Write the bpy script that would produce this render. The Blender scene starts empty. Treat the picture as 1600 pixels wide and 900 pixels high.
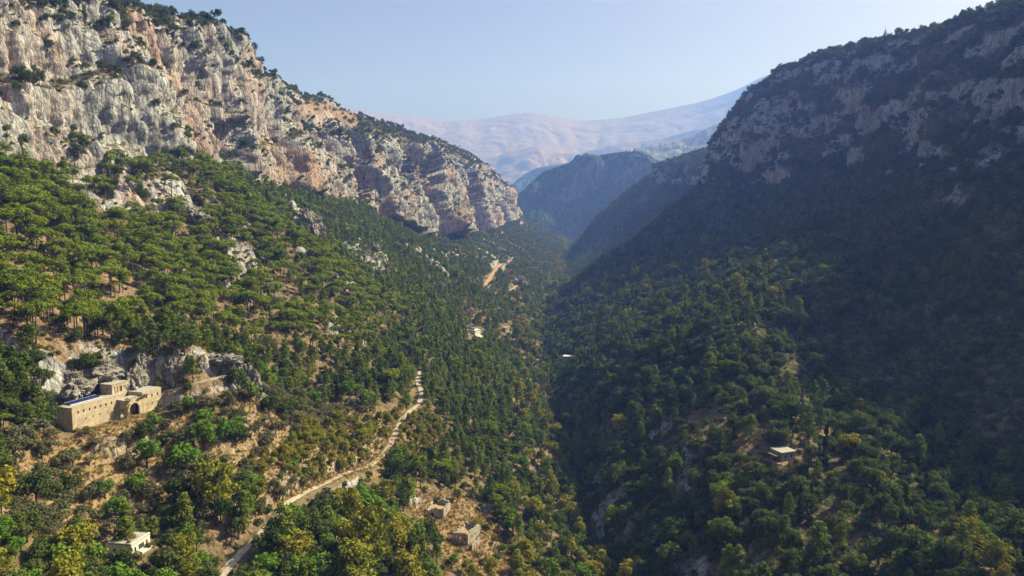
import bpy, math, random
import numpy as np
from mathutils import Vector, Matrix

R = math.radians
C = bpy.context.scene.collection
SC = bpy.context.scene
rng = np.random.default_rng(7)
random.seed(7)

# ------------------------------------------------------------------ camera
F_PX = 1068.0                       # focal length in pixels of the 1600x900 photograph (24 mm equivalent)
PITCH = math.atan(100.0 / F_PX)     # the drone looks slightly down; horizon at pixel row 350
cam_data = bpy.data.cameras.new('camera')
cam_data.sensor_width = 36.0
cam_data.lens = F_PX / 1600.0 * 36.0
cam_data.clip_start = 1.0
cam_data.clip_end = 60000.0
cam = bpy.data.objects.new('camera', cam_data)
C.objects.link(cam)
cam.location = (0, 0, 0)
cam.rotation_euler = (R(90) - PITCH, 0, 0)
SC.camera = cam

# ------------------------------------------------------------------ sky, sun, exposure
SUN_AZ, SUN_EL = R(66), R(41.8)       # azimuth clockwise from +Y (view direction), elevation
world = bpy.data.worlds.new('World')
SC.world = world
world.use_nodes = True
wn = world.node_tree.nodes
wl = world.node_tree.links
wn.clear()
w_out = wn.new('ShaderNodeOutputWorld')
w_bg = wn.new('ShaderNodeBackground')
w_sky = wn.new('ShaderNodeTexSky')
w_sky.sky_type = 'NISHITA'
w_sky.sun_disc = False
w_sky.sun_elevation = SUN_EL
w_sky.sun_rotation = SUN_AZ
w_sky.altitude = 600
w_sky.air_density = 1.0
w_sky.dust_density = 8.0
w_sky.ozone_density = 1.0
w_bg.inputs['Strength'].default_value = 0.050
w_hs = wn.new('ShaderNodeHueSaturation')      # thin dusty air: the sky is paler than a clean one
w_hs.inputs['Saturation'].default_value = 0.66
wl.new(w_sky.outputs[0], w_hs.inputs['Color'])
wl.new(w_hs.outputs[0], w_bg.inputs['Color'])
wl.new(w_bg.outputs[0], w_out.inputs['Surface'])

sun_data = bpy.data.lights.new('sun', 'SUN')
sun_data.energy = 5.0
sun_data.angle = R(0.5)
sun_data.color = (1.0, 0.975, 0.95)
sun = bpy.data.objects.new('sun', sun_data)
C.objects.link(sun)
sdir = Vector((math.sin(SUN_AZ) * math.cos(SUN_EL), math.cos(SUN_AZ) * math.cos(SUN_EL), math.sin(SUN_EL)))
sun.rotation_euler = sdir.to_track_quat('Z', 'Y').to_euler()
sun.location = (600, 300, 900)

SC.view_settings.view_transform = 'Standard'
SC.view_settings.look = 'None'
SC.view_settings.exposure = 0.78
SC.view_settings.gamma = 1.0
SC.view_settings.use_curve_mapping = False
SC.cycles.max_bounces = 6
SC.cycles.diffuse_bounces = 3
SC.cycles.volume_bounces = 1
SC.cycles.transparent_max_bounces = 8

HAZE_DENSITY = 0.00017

# ------------------------------------------------------------------ numeric helpers
cp, sp_ = math.cos(PITCH), math.sin(PITCH)

def at(px, py, Y):
    """photo pixel + forward distance in metres -> world point"""
    a = (px - 800.0) / F_PX
    b = (450.0 - py) / F_PX
    dy = cp + b * sp_
    s = Y / dy
    return np.array((a * s, Y, (-sp_ + b * cp) * s))

def proj(P):
    P = np.asarray(P)
    d = P[..., 1] * cp - P[..., 2] * sp_
    up = P[..., 1] * sp_ + P[..., 2] * cp
    d = np.where(d < 1.0, 1.0, d)
    return 800 + F_PX * P[..., 0] / d, 450 - F_PX * up / d, d

_perm = np.random.default_rng(99).permutation(256).astype(np.int32)
_perm = np.concatenate([_perm, _perm, _perm])
_g = np.random.default_rng(5).normal(size=(256, 3)).astype(np.float32)
_g /= np.linalg.norm(_g, axis=1)[:, None]

def pn(x, y, z):
    """gradient noise, roughly -1..1"""
    x = np.asarray(x, np.float32); y = np.asarray(y, np.float32); z = np.asarray(z, np.float32)
    x, y, z = np.broadcast_arrays(x, y, z)
    xi = np.floor(x).astype(np.int32); yi = np.floor(y).astype(np.int32); zi = np.floor(z).astype(np.int32)
    xf = x - xi; yf = y - yi; zf = z - zi
    xi &= 255; yi &= 255; zi &= 255
    u = xf * xf * xf * (xf * (xf * 6 - 15) + 10)
    v = yf * yf * yf * (yf * (yf * 6 - 15) + 10)
    w = zf * zf * zf * (zf * (zf * 6 - 15) + 10)
    def gr(i, j, k):
        h = _perm[_perm[_perm[(xi + i) & 255] + ((yi + j) & 255)] + ((zi + k) & 255)]
        g = _g[h]
        return g[..., 0] * (xf - i) + g[..., 1] * (yf - j) + g[..., 2] * (zf - k)
    a0 = gr(0, 0, 0); a = a0 + u * (gr(1, 0, 0) - a0)
    b0 = gr(0, 1, 0); b = b0 + u * (gr(1, 1, 0) - b0)
    c0 = gr(0, 0, 1); c = c0 + u * (gr(1, 0, 1) - c0)
    d0 = gr(0, 1, 1); d = d0 + u * (gr(1, 1, 1) - d0)
    e = a + v * (b - a); f = c + v * (d - c)
    return (e + w * (f - e)) * 1.6

def sst(x, a, b):
    t = np.clip((x - a) / (b - a), 0, 1)
    return t * t * (3 - 2 * t)

def pchip(xk, yk, x):
    xk = np.asarray(xk, float); yk = np.asarray(yk, float)
    h = np.diff(xk)
    dl = np.diff(yk) / h
    d = np.zeros_like(yk)
    for i in range(1, len(xk) - 1):
        if dl[i - 1] * dl[i] > 0:
            w1 = 2 * h[i] + h[i - 1]; w2 = h[i] + 2 * h[i - 1]
            d[i] = (w1 + w2) / (w1 / dl[i - 1] + w2 / dl[i])
    d[0] = dl[0]; d[-1] = dl[-1]
    x = np.clip(x, xk[0], xk[-1])
    k = np.clip(np.searchsorted(xk, x) - 1, 0, len(xk) - 2)
    t = (x - xk[k]) / h[k]
    h00 = 2 * t**3 - 3 * t**2 + 1; h10 = t**3 - 2 * t**2 + t
    h01 = -2 * t**3 + 3 * t**2; h11 = t**3 - t**2
    return h00 * yk[k] + h10 * h[k] * d[k] + h01 * yk[k + 1] + h11 * h[k] * d[k + 1]

def rail(pts, Y):
    """pts: list of (Y, X, z) -> X(Y), z(Y)"""
    pts = sorted(pts)
    k = [p[0] for p in pts]
    return pchip(k, [p[1] for p in pts], Y), pchip(k, [p[2] for p in pts], Y)

def rp(px, py, Y):
    p = at(px, py, Y)
    return (Y, p[0], p[2])

def inpoly(u, v, poly):
    res = np.zeros(u.shape, bool)
    n = len(poly)
    for i in range(n):
        x1, y1 = poly[i]; x2, y2 = poly[(i + 1) % n]
        c = ((y1 > v) != (y2 > v)) & (u < (x2 - x1) * (v - y1) / ((y2 - y1) if y2 != y1 else 1e-9) + x1)
        res ^= c
    return res

# ------------------------------------------------------------------ material helpers
class NT:
    def __init__(self, name):
        self.m = bpy.data.materials.new(name)
        self.m.use_nodes = True
        self.t = self.m.node_tree
        self.t.nodes.clear()
        self.out = self.n('ShaderNodeOutputMaterial')
    def n(self, t, **kw):
        x = self.t.nodes.new(t)
        for k, v in kw.items():
            setattr(x, k, v)
        return x
    def l(self, a, b):
        self.t.links.new(a, b)
    def attr(self, name):
        return self.n('ShaderNodeAttribute', attribute_name=name).outputs['Fac']
    def noise(self, scale, detail=4, rough=0.55, vec=None, dist=0.0):
        x = self.n('ShaderNodeTexNoise')
        x.inputs['Scale'].default_value = scale
        x.inputs['Detail'].default_value = detail
        x.inputs['Roughness'].default_value = rough
        x.inputs['Distortion'].default_value = dist
        if vec is not None:
            self.l(vec, x.inputs['Vector'])
        return x.outputs[0]
    def ramp(self, fac, a, b, ca=(0, 0, 0, 1), cb=(1, 1, 1, 1)):
        x = self.n('ShaderNodeValToRGB')
        x.color_ramp.elements[0].position = a
        x.color_ramp.elements[1].position = b
        x.color_ramp.elements[0].color = ca
        x.color_ramp.elements[1].color = cb
        self.l(fac, x.inputs[0])
        return x.outputs[0]
    def mix(self, fac, a, b, mode='MIX'):
        x = self.n('ShaderNodeMix', data_type='RGBA', blend_type=mode)
        if isinstance(fac, (int, float)):
            x.inputs[0].default_value = fac
        else:
            self.l(fac, x.inputs[0])
        for i, c in ((6, a), (7, b)):
            if isinstance(c, (tuple, list)):
                x.inputs[i].default_value = tuple(c) + ((1,) if len(c) == 3 else ())
            else:
                self.l(c, x.inputs[i])
        return x.outputs[2]
    def math(self, op, a, b):
        x = self.n('ShaderNodeMath', operation=op)
        for i, c in enumerate((a, b)):
            if isinstance(c, (int, float)):
                x.inputs[i].default_value = c
            else:
                self.l(c, x.inputs[i])
        return x.outputs[0]
    def mapped(self, scale):
        g = self.n('ShaderNodeNewGeometry')
        mp = self.n('ShaderNodeMapping')
        mp.inputs['Scale'].default_value = scale
        self.l(g.outputs['Position'], mp.inputs[0])
        return mp.outputs[0]
    def objmapped(self, scale):
        g = self.n('ShaderNodeTexCoord')
        mp = self.n('ShaderNodeMapping')
        mp.inputs['Scale'].default_value = scale
        self.l(g.outputs['Object'], mp.inputs[0])
        return mp.outputs[0]
    def bsdf(self, col, rough=0.9, spec=0.15, bump=None, bstr=0.5, bdist=1.0):
        b = self.n('ShaderNodeBsdfPrincipled')
        if isinstance(col, (tuple, list)):
            b.inputs['Base Color'].default_value = tuple(col) + ((1,) if len(col) == 3 else ())
        else:
            self.l(col, b.inputs['Base Color'])
        b.inputs['Roughness'].default_value = rough
        b.inputs['Specular IOR Level'].default_value = spec
        if bump is not None:
            bp = self.n('ShaderNodeBump')
            bp.inputs['Strength'].default_value = bstr
            bp.inputs['Distance'].default_value = bdist
            self.l(bump, bp.inputs['Height'])
            self.l(bp.outputs[0], b.inputs['Normal'])
        self.l(b.outputs[0], self.out.inputs['Surface'])
        return b

def terrain_material():
    t = NT('limestone_and_soil')
    p1 = t.mapped((1, 1, 1))
    pv = t.mapped((1, 1, 0.22))          # vertical streaks
    # --- rock
    n1 = t.noise(0.035, 5, 0.6, pv)
    n2 = t.noise(0.16, 6, 0.65, pv)
    n3 = t.noise(0.02, 4, 0.6, p1)
    n4 = t.noise(0.7, 5, 0.7, p1)
    grey = t.mix(t.ramp(n2, 0.36, 0.66), (0.27, 0.27, 0.27), (0.55, 0.555, 0.56))
    warm = t.mix(t.ramp(n2, 0.35, 0.65), (0.36, 0.21, 0.155), (0.55, 0.40, 0.32))
    wfac = t.ramp(t.math('ADD', t.math('MULTIPLY', n1, 0.6), t.math('MULTIPLY', n3, 0.5)), 0.56, 0.70)
    rock = t.mix(t.math('MULTIPLY', t.math('ADD', t.math('MULTIPLY', wfac, 0.75), t.attr('stain')), 1.0), grey, warm)
    rock = t.mix(t.ramp(n4, 0.30, 0.52, (0.55, 0.55, 0.55, 1), (0, 0, 0, 1)), rock, (0.13, 0.115, 0.10))
    stk = t.noise(0.30, 5, 0.7, t.mapped((1, 1, 0.05)))
    rock = t.mix(t.ramp(stk, 0.50, 0.66, (0, 0, 0, 1), (0.72, 0.72, 0.72, 1)), rock, (0.135, 0.13, 0.125))
    def cracks(scale, vec):
        vo = t.n('ShaderNodeTexVoronoi', feature='DISTANCE_TO_EDGE')
        vo.inputs['Scale'].default_value = scale
        wv = t.n('ShaderNodeVectorMath', operation='ADD')
        nz_ = t.n('ShaderNodeTexNoise'); nz_.inputs['Scale'].default_value = scale * 1.3; nz_.inputs['Detail'].default_value = 3
        t.l(vec, nz_.inputs['Vector'])
        sc_ = t.n('ShaderNodeVectorMath', operation='SCALE'); sc_.inputs['Scale'].default_value = 0.9 / scale
        t.l(nz_.outputs['Color'], sc_.inputs[0])
        t.l(vec, wv.inputs[0]); t.l(sc_.outputs[0], wv.inputs[1])
        t.l(wv.outputs[0], vo.inputs['Vector'])
        return vo.outputs['Distance']
    ck1 = cracks(0.13, pv); ck2 = cracks(0.45, t.mapped((1, 1, 0.5)))
    rock = t.mix(t.ramp(ck1, 0.0, 0.07, (0.75, 0.75, 0.75, 1), (0, 0, 0, 1)), rock, (0.10, 0.085, 0.07))
    rock = t.mix(t.ramp(ck2, 0.0, 0.09, (0.6, 0.6, 0.6, 1), (0, 0, 0, 1)), rock, (0.12, 0.10, 0.085))
    # --- soil and dry grass
    g1 = t.noise(0.06, 5, 0.6, p1)
    g2 = t.noise(0.6, 5, 0.7, p1)
    soil = t.mix(t.ramp(g2, 0.35, 0.65), (0.16, 0.098, 0.064), (0.34, 0.235, 0.165))
    grass = t.mix(t.ramp(g2, 0.3, 0.7), (0.24, 0.16, 0.08), (0.41, 0.30, 0.165))
    ground = t.mix(t.math('MULTIPLY', t.attr('dry'), t.ramp(g1, 0.25, 0.6)), soil, grass)
    gscrub = t.mix(t.ramp(g2, 0.3, 0.7), (0.03, 0.042, 0.014), (0.085, 0.095, 0.035))
    gf = t.math('MULTIPLY', t.attr('green'), t.ramp(t.noise(0.22, 5, 0.7, p1), 0.32, 0.52))
    ground = t.mix(gf, ground, gscrub)
    rmask = t.ramp(t.math('ADD', t.attr('rock'), t.math('MULTIPLY', t.math('SUBTRACT', n4, 0.5), 0.9)), 0.35, 0.62)
    col = t.mix(rmask, ground, rock)
    hb = t.math('ADD', t.math('ADD', t.math('MULTIPLY', n2, 2.2), t.math('MULTIPLY', n4, 1.2)), t.math('ADD', t.math('MULTIPLY', t.ramp(ck1, 0.0, 0.25), 1.0), t.math('MULTIPLY', t.ramp(ck2, 0.0, 0.3), 0.6)))
    t.bsdf(col, 0.95, 0.08, hb, 0.8, 0.7)
    return t.m

def far_material(name, ca, cb, cg, gs=0.004, veg=0.0, cgk=1.9):
    t = NT(name)
    p = t.mapped((1, 1, 1))
    pv = t.mapped((1, 1, 0.3))
    a = t.noise(gs, 7, 0.65, p)
    b = t.noise(gs * 6, 6, 0.7, pv)
    c = t.mix(t.ramp(b, 0.35, 0.65), ca, cb)
    sep = t.n('ShaderNodeSeparateXYZ')
    g = t.n('ShaderNodeNewGeometry')
    t.l(g.outputs['Normal'], sep.inputs[0])
    flat = t.ramp(t.math('ADD', sep.outputs[2], t.math('MULTIPLY', t.math('SUBTRACT', a, 0.5), 1.2)), 0.45 - veg * 0.45, 0.62 - veg * 0.45)
    c = t.mix(flat, c, t.mix(t.ramp(b, 0.4, 0.6), cg, tuple(x * cgk for x in cg)))
    t.bsdf(c, 0.95, 0.05, b, 0.5, 10.0)
    return t.m

def leaf_material(name, c1, c2, trans=0.22):
    t = NT(name)
    oi = t.n('ShaderNodeObjectInfo')
    col = t.mix(oi.outputs['Random'], c1, c2)
    n = t.noise(0.55, 2, 0.6, t.objmapped((1, 1, 1)))
    col = t.mix(t.ramp(n, 0.36, 0.64, (0.72, 0.72, 0.72, 1), (1.28, 1.26, 1.15, 1)), (0, 0, 0), col, 'MIX') if False else t.mix(1.0, col, t.ramp(n, 0.36, 0.64, (0.70, 0.72, 0.75, 1), (1.0, 1.0, 1.0, 1)), 'MULTIPLY')
    b = t.n('ShaderNodeBsdfPrincipled')
    b.inputs['Roughness'].default_value = 0.8
    b.inputs['Specular IOR Level'].default_value = 0.08
    t.l(col, b.inputs['Base Color'])
    tr = t.n('ShaderNodeBsdfTranslucent')
    t.l(t.mix(1.0, col, (1.0, 1.0, 0.6), 'MULTIPLY'), tr.inputs['Color'])
    mx = t.n('ShaderNodeMixShader')
    mx.inputs[0].default_value = trans
    t.l(b.outputs[0], mx.inputs[1])
    t.l(tr.outputs[0], mx.inputs[2])
    t.l(mx.outputs[0], t.out.inputs['Surface'])
    return t.m

def stone_material(name, c1, c2, scale=1.0, course=True, rough=0.9):
    t = NT(name)
    p = t.objmapped((1, 1, 1))
    n1 = t.noise(0.5 * scale, 5, 0.65, p)
    n2 = t.noise(3.0 * scale, 4, 0.7, p)
    c = t.mix(t.ramp(n1, 0.38, 0.62), c1, c2)
    streak = t.noise(0.9 * scale, 5, 0.7, t.objmapped((1, 1, 0.25)))
    c = t.mix(t.ramp(streak, 0.50, 0.72, (0, 0, 0, 1), (0.6, 0.6, 0.6, 1)), c, tuple(x * 0.42 for x in c1))
    c = t.mix(t.ramp(n2, 0.42, 0.6, (0.5, 0.5, 0.5, 1), (0, 0, 0, 1)), c, tuple(x * 0.55 for x in c1))
    t.bsdf(c, rough, 0.15, n2, 0.6, 0.12)
    return t.m

def plain_material(name, col, rough=0.8, spec=0.2, var=0.25):
    t = NT(name)
    n = t.noise(1.7, 4, 0.65, t.objmapped((1, 1, 1)))
    c = t.mix(t.ramp(n, 0.35, 0.65), tuple(x * (1 - var) for x in col), col)
    t.bsdf(c, rough, spec, n, 0.2, 0.05)
    return t.m

M = {}
M['terrain'] = terrain_material()
M['bark'] = stone_material('bark', (0.10, 0.075, 0.055), (0.20, 0.15, 0.11), 1.0)
M['umbrella'] = leaf_material('umbrella_pine_needles', (0.175, 0.240, 0.018), (0.265, 0.310, 0.030))
M['pine'] = leaf_material('pine_needles', (0.120, 0.185, 0.028), (0.240, 0.270, 0.040))
M['oak'] = leaf_material('evergreen_oak_leaves', (0.078, 0.118, 0.030), (0.150, 0.180, 0.048), 0.34)
M['olive'] = leaf_material('olive_leaves', (0.135, 0.140, 0.070), (0.20, 0.195, 0.10))
M['plane'] = leaf_material('autumn_leaves', (0.25, 0.265, 0.030), (0.36, 0.315, 0.040), 0.25)
M['bright'] = leaf_material('fresh_green_leaves', (0.135, 0.255, 0.026), (0.195, 0.285, 0.035), 0.25)
M['cypress'] = leaf_material('cypress_leaves', (0.035, 0.058, 0.025), (0.06, 0.085, 0.035), 0.12)
M['shrub'] = leaf_material('scrub_leaves', (0.115, 0.130, 0.038), (0.23, 0.215, 0.070))
M['straw'] = leaf_material('dry_grass_blades', (0.36, 0.24, 0.09), (0.50, 0.37, 0.16), 0.25)
M['stone'] = stone_material('honey_limestone', (0.44, 0.345, 0.235), (0.66, 0.56, 0.42), 1.0)
M['greystone'] = stone_material('weathered_limestone', (0.33, 0.29, 0.24), (0.56, 0.50, 0.42), 1.0)
M['rockm'] = stone_material('outcrop_limestone', (0.20, 0.18, 0.16), (0.40, 0.37, 0.335), 0.35)
M['roofc'] = plain_material('roof_concrete', (0.42, 0.40, 0.36))
M['whitewash'] = plain_material('whitewash', (0.76, 0.73, 0.66))
M['dark'] = plain_material('opening_shade', (0.015, 0.014, 0.013))  # near-black colour standing in for the shade inside openings
M['glass'] = plain_material('window_glass', (0.03, 0.035, 0.04), 0.1, 0.5)
M['wood'] = plain_material('old_wood', (0.16, 0.10, 0.06))
M['solar'] = plain_material('solar_cells', (0.02, 0.035, 0.16), 0.2, 0.5)
M['metal'] = plain_material('pale_metal', (0.55, 0.56, 0.57), 0.4, 0.5)
M['greenroof'] = plain_material('green_sheet_roof', (0.10, 0.30, 0.22), 0.5, 0.3)
M['terracotta'] = plain_material('terracotta_tiles', (0.42, 0.17, 0.09))
M['track'] = stone_material('track_dust', (0.40, 0.32, 0.23), (0.64, 0.56, 0.45), 0.7)
M['redtrack'] = stone_material('red_track_dirt', (0.42, 0.25, 0.15), (0.55, 0.36, 0.24), 0.2)

# ------------------------------------------------------------------ object helpers
def tag(o, label=None, cat=None, group=None, kind=None):
    if label: o['label'] = label
    if cat: o['category'] = cat
    if group: o['group'] = group
    if kind: o['kind'] = kind
    return o

def empty(name, loc=(0, 0, 0), rz=0.0):
    o = bpy.data.objects.new(name, None)
    o.empty_display_size = 0.5
    C.objects.link(o)
    o.location = loc
    o.rotation_euler = (0, 0, rz)
    return o

class MB:
    def __init__(self):
        self.v = []; self.f = []
    def quad(self, a, b, c, d):
        i = len(self.v); self.v += [tuple(a), tuple(b), tuple(c), tuple(d)]; self.f.append((i, i + 1, i + 2, i + 3))
    def poly(self, pts):
        i = len(self.v); self.v += [tuple(p) for p in pts]; self.f.append(tuple(range(i, i + len(pts))))
    def box(self, x0, x1, y0, y1, z0, z1):
        i = len(self.v)
        self.v += [(x0, y0, z0), (x1, y0, z0), (x1, y1, z0), (x0, y1, z0), (x0, y0, z1), (x1, y0, z1), (x1, y1, z1), (x0, y1, z1)]
        self.f += [(i, i + 3, i + 2, i + 1), (i + 4, i + 5, i + 6, i + 7), (i, i + 1, i + 5, i + 4), (i + 1, i + 2, i + 6, i + 5), (i + 2, i + 3, i + 7, i + 6), (i + 3, i, i + 4, i + 7)]
        return self
    def tube(self, pts, rad, n=6):
        base = len(self.v)
        for k, (p, r) in enumerate(zip(pts, rad)):
            p = Vector(p)
            q = Vector(pts[min(k + 1, len(pts) - 1)]) - Vector(pts[max(k - 1, 0)])
            q.normalize()
            a = q.orthogonal().normalized(); b = q.cross(a)
            for j in range(n):
                t = 2 * math.pi * j / n
                self.v.append(tuple(p + a * (r * math.cos(t)) + b * (r * math.sin(t))))
        for k in range(len(pts) - 1):
            for j in range(n):
                a0 = base + k * n + j; a1 = base + k * n + (j + 1) % n
                self.f.append((a0, a1, a1 + n, a0 + n))
        return self
    def mesh(self, name, mat):
        me = bpy.data.meshes.new(name)
        me.from_pydata(self.v, [], self.f)
        me.materials.append(mat)
        me.update()
        return me
    def build(self, name, mat, parent=None, loc=None):
        o = bpy.data.objects.new(name, self.mesh(name, mat))
        C.objects.link(o)
        if parent is not None:
            o.parent = parent
        if loc is not None:
            o.location = loc
        return o

def np_mesh(name, verts, quads, mat, attrs=None, smooth=True, tris=False):
    me = bpy.data.meshes.new(name)
    k = 3 if tris else 4
    nf = len(quads)
    me.vertices.add(len(verts))
    me.vertices.foreach_set('co', np.ascontiguousarray(verts, np.float32).ravel())
    me.loops.add(nf * k)
    me.loops.foreach_set('vertex_index', np.ascontiguousarray(quads, np.int32).ravel())
    me.polygons.add(nf)
    me.polygons.foreach_set('loop_start', np.arange(nf, dtype=np.int32) * k)
    me.polygons.foreach_set('loop_total', np.full(nf, k, np.int32))
    if smooth:
        me.polygons.foreach_set('use_smooth', np.ones(nf, bool))
    me.materials.append(mat)
    me.update(calc_edges=True)
    for n_, a in (attrs or {}).items():
        at_ = me.attributes.new(n_, 'FLOAT', 'POINT')
        at_.data.foreach_set('value', np.ascontiguousarray(a, np.float32).ravel())
    return me

def link(name, me, parent=None):
    o = bpy.data.objects.new(name, me)
    C.objects.link(o)
    if parent is not None:
        o.parent = parent
    return o

# ------------------------------------------------------------------ terrain rails
Ys = np.concatenate([np.arange(-150, 100, 3.0), np.arange(100, 290, 1.05), 290 * 1.0037 ** np.arange(0, 572)])
Ys = Ys[Ys < 2400]
NU = len(Ys)

STREAM = [(-150, 62, -176), (0, 55, -168), (200, 45, -158), (291, 38, -154), (400, 35, -150), (600, 34, -141), (890, 42, -126),
          (1050, 62, -118), (1200, 88, -112), (1400, 105, -105), (1700, 140, -90), (2000, 168, -75), (2400, 200, -60)]
L_BASE = [(-150, -235, 15), (100, -250, 20), rp(0, 262, 350), rp(150, 262, 410), rp(290, 245, 500), rp(340, 268, 560), rp(420, 292, 660),
          rp(560, 325, 900), rp(650, 368, 1100), rp(720, 372, 1350), rp(790, 348, 1900), (2150, 20, 20), (2400, -60, 60)]
L_TOP = [(-150, -290, 150), (100, -300, 155), rp(0, -70, 400), rp(200, 12, 500), rp(260, 34, 540), rp(330, 52, 600), rp(399, 74, 697),
         rp(408, 118, 711), rp(424, 128, 740), rp(445, 155, 830), rp(540, 206, 960), rp(605, 236, 1080), rp(650, 240, 1250), rp(715, 258, 1500),
         rp(772, 288, 1850), rp(793, 302, 2000), (2150, -10, 95), (2400, -130, 110)]
L_PLAT = [(-150, -345, 168), (100, -350, 172), (400, -345, 172), (540, -318, 175), (696, -302, 186), (714, -314, 168), (770, -318, 168), rp(430, 134, 900), rp(520, 163, 1100),
          rp(590, 192, 1250), rp(700, 226, 1650), rp(760, 262, 1950), rp(794, 290, 2130), (2400, -230, 140)]

def build_left():
    sx, sz = rail(STREAM, Ys)
    bx, bz = rail(L_BASE, Ys)
    tx, tz = rail(L_TOP, Ys)
    px, pz = rail(L_PLAT, Ys)
    n1, n2, n3, n4 = 270, 120, 26, 10
    a = np.linspace(0, 1, n1, endpoint=False)
    b = np.linspace(0, 1, n2, endpoint=False)
    c = np.linspace(0, 1, n3, endpoint=False)
    d = np.linspace(0, 1, n4)
    e = 1.12
    X = np.concatenate([sx[:, None] + (bx - sx)[:, None] * a, bx[:, None] + (tx - bx)[:, None] * b, tx[:, None] + (px - tx)[:, None] * c,
                        px[:, None] - 500 * d[None]], 1)
    Z = np.concatenate([sz[:, None] + (bz - sz)[:, None] * (a ** e), bz[:, None] + (tz - bz)[:, None] * b, tz[:, None] + (pz - tz)[:, None] * (1 - (1 - c) ** 1.4),
                        pz[:, None] - 10 * d[None]], 1)
    Yg = np.repeat(Ys[:, None], X.shape[1], 1)
    part = np.concatenate([a * 0.999, 1 + b * 0.999, 2 + c * 0.999, 3 + d])
    return np.stack([X, Yg, Z], -1), np.repeat(part[None], NU, 0), (n1, n2, n3, n4)

R_ST = {
    -150: [(110, -132), (180, -108), (265, -60), (345, 15), (415, 105), (490, 200), (620, 225)],
    200: [(80, -125), (150, -104), (232, -80), (318, 5), (400, 105), (470, 186), (600, 205)],
    280: [(72, -122), (112, -94), (195, -97), (285, -22), (380, 80), (462, 186), (600, 205)],
    340: [(75, -112), (125, -82), (200, -88), (278, -30), (375, 72), (457, 186), (600, 208)],
    470: [(85, -98), (130, -78), (180, -66), (264, -22), (365, 62), (452, 186), (600, 208)],
    600: [(75, -112), (130, -78), (222, -30), (295, 8), (362, 50), (450, 190), (600, 212)],
    700: [(100, -100), (165, -72), (235, -40), (325, 22), (388, 72), (455, 198), (600, 218)],
    830: [(95, -96), (170, -60), (260, -12), (335, 34), (398, 80), (463, 214), (600, 228)],
    950: [(105, -84), (178, -47), (262, 0), (338, 42), (384, 74), (452, 232), (600, 240)],
    1050: [(120, -76), (187, -30), (240, 6), (294, 44), (345, 80), (432, 240), (600, 246)],
    1150: [(140, -76), (205, -40), (255, 0), (295, 36), (328, 64), (402, 224), (560, 252)],
    1230: [(155, -72), (215, -36), (262, 0), (300, 36), (335, 62), (385, 188), (540, 250)],
    1320: [(180, -80), (260, -45), (330, -10), (400, 30), (470, 80), (560, 150), (720, 236)],
    1500: [(200, -70), (290, -35), (370, 0), (450, 40), (530, 90), (620, 150), (760, 220)],
    1650: [(190, -60), (235, -25), (290, 15), (350, 60), (410, 100), (480, 150), (640, 210)],
    1800: [(180, -45), (205, -8), (250, 36), (310, 85), (370, 130), (440, 172), (560, 208)],
    1950: [(210, -45), (245, -10), (300, 30), (370, 80), (450, 130), (540, 170), (680, 215)],
    2400: [(280, -40), (360, 0), (440, 40), (520, 90), (600, 140), (700, 180), (820, 220)],
}

def build_right():
    sx, sz = rail(STREAM, Ys)
    cols = [(sx, sz)]
    for k in range(7):
        cols.append(rail([(y, p[k][0], p[k][1]) for y, p in R_ST.items()], Ys))
    nseg = [34, 40, 52, 58, 60, 96, 30]
    Xs, Zs, parts = [], [], []
    kn = np.arange(8)
    KX = np.stack([c[0] for c in cols], 1); KZ = np.stack([c[1] for c in cols], 1)
    v = np.concatenate([i + np.linspace(0, 1, n, endpoint=False) for i, n in enumerate(nseg)] + [[7.0]])
    # smooth Catmull-like interpolation across the profile
    i = np.clip(v.astype(int), 0, 6); t = v - i
    def cr(K):
        p0 = K[:, np.clip(i - 1, 0, 7)]; p1 = K[:, i]; p2 = K[:, i + 1]; p3 = K[:, np.clip(i + 2, 0, 7)]
        m1 = (p2 - p0) * 0.35; m2 = (p3 - p1) * 0.35
        return (2*t**3 - 3*t**2 + 1) * p1 + (t**3 - 2*t**2 + t) * m1 + (-2*t**3 + 3*t**2) * p2 + (t**3 - t**2) * m2
    X = cr(KX); Z = cr(KZ)
    d = np.linspace(0, 1, 10)[1:]
    X = np.concatenate([X, X[:, -1:] + 600 * d[None]], 1)
    Z = np.concatenate([Z, Z[:, -1:] - 10 * d[None]], 1)
    v = np.concatenate([v, 7 + d])
    Yg = np.repeat(Ys[:, None], X.shape[1], 1)
    return np.stack([X, Yg, Z], -1), np.repeat(v[None], NU, 0)

def normals(P):
    du = np.gradient(P, axis=0); dv = np.gradient(P, axis=1)
    n = np.cross(du, dv)
    ln = np.linalg.norm(n, axis=-1, keepdims=True)
    return n / np.maximum(ln, 1e-6), ln[..., 0]

LP, LV, LN = build_left()
RP, RV = build_right()

def zrow(P, row, nmax, X):
    xs = P[row, :nmax, 0]; zs = P[row, :nmax, 2]
    if xs[-1] < xs[0]:
        xs = xs[::-1]; zs = zs[::-1]
    return np.interp(X, xs, zs)

NL_SLOPE = LN[0]
NR_SLOPE = 300
def zat(X, Y):
    """height of the ground under a plan position"""
    r = np.interp(Y, Ys, np.arange(NU)); i = int(r); j = min(i + 1, NU - 1); f = r - i
    sxx = LP[i, 0, 0]
    if X <= sxx:
        return (1 - f) * zrow(LP, i, NL_SLOPE, X) + f * zrow(LP, j, NL_SLOPE, X)
    return (1 - f) * zrow(RP, i, NR_SLOPE, X) + f * zrow(RP, j, NR_SLOPE, X)

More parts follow.
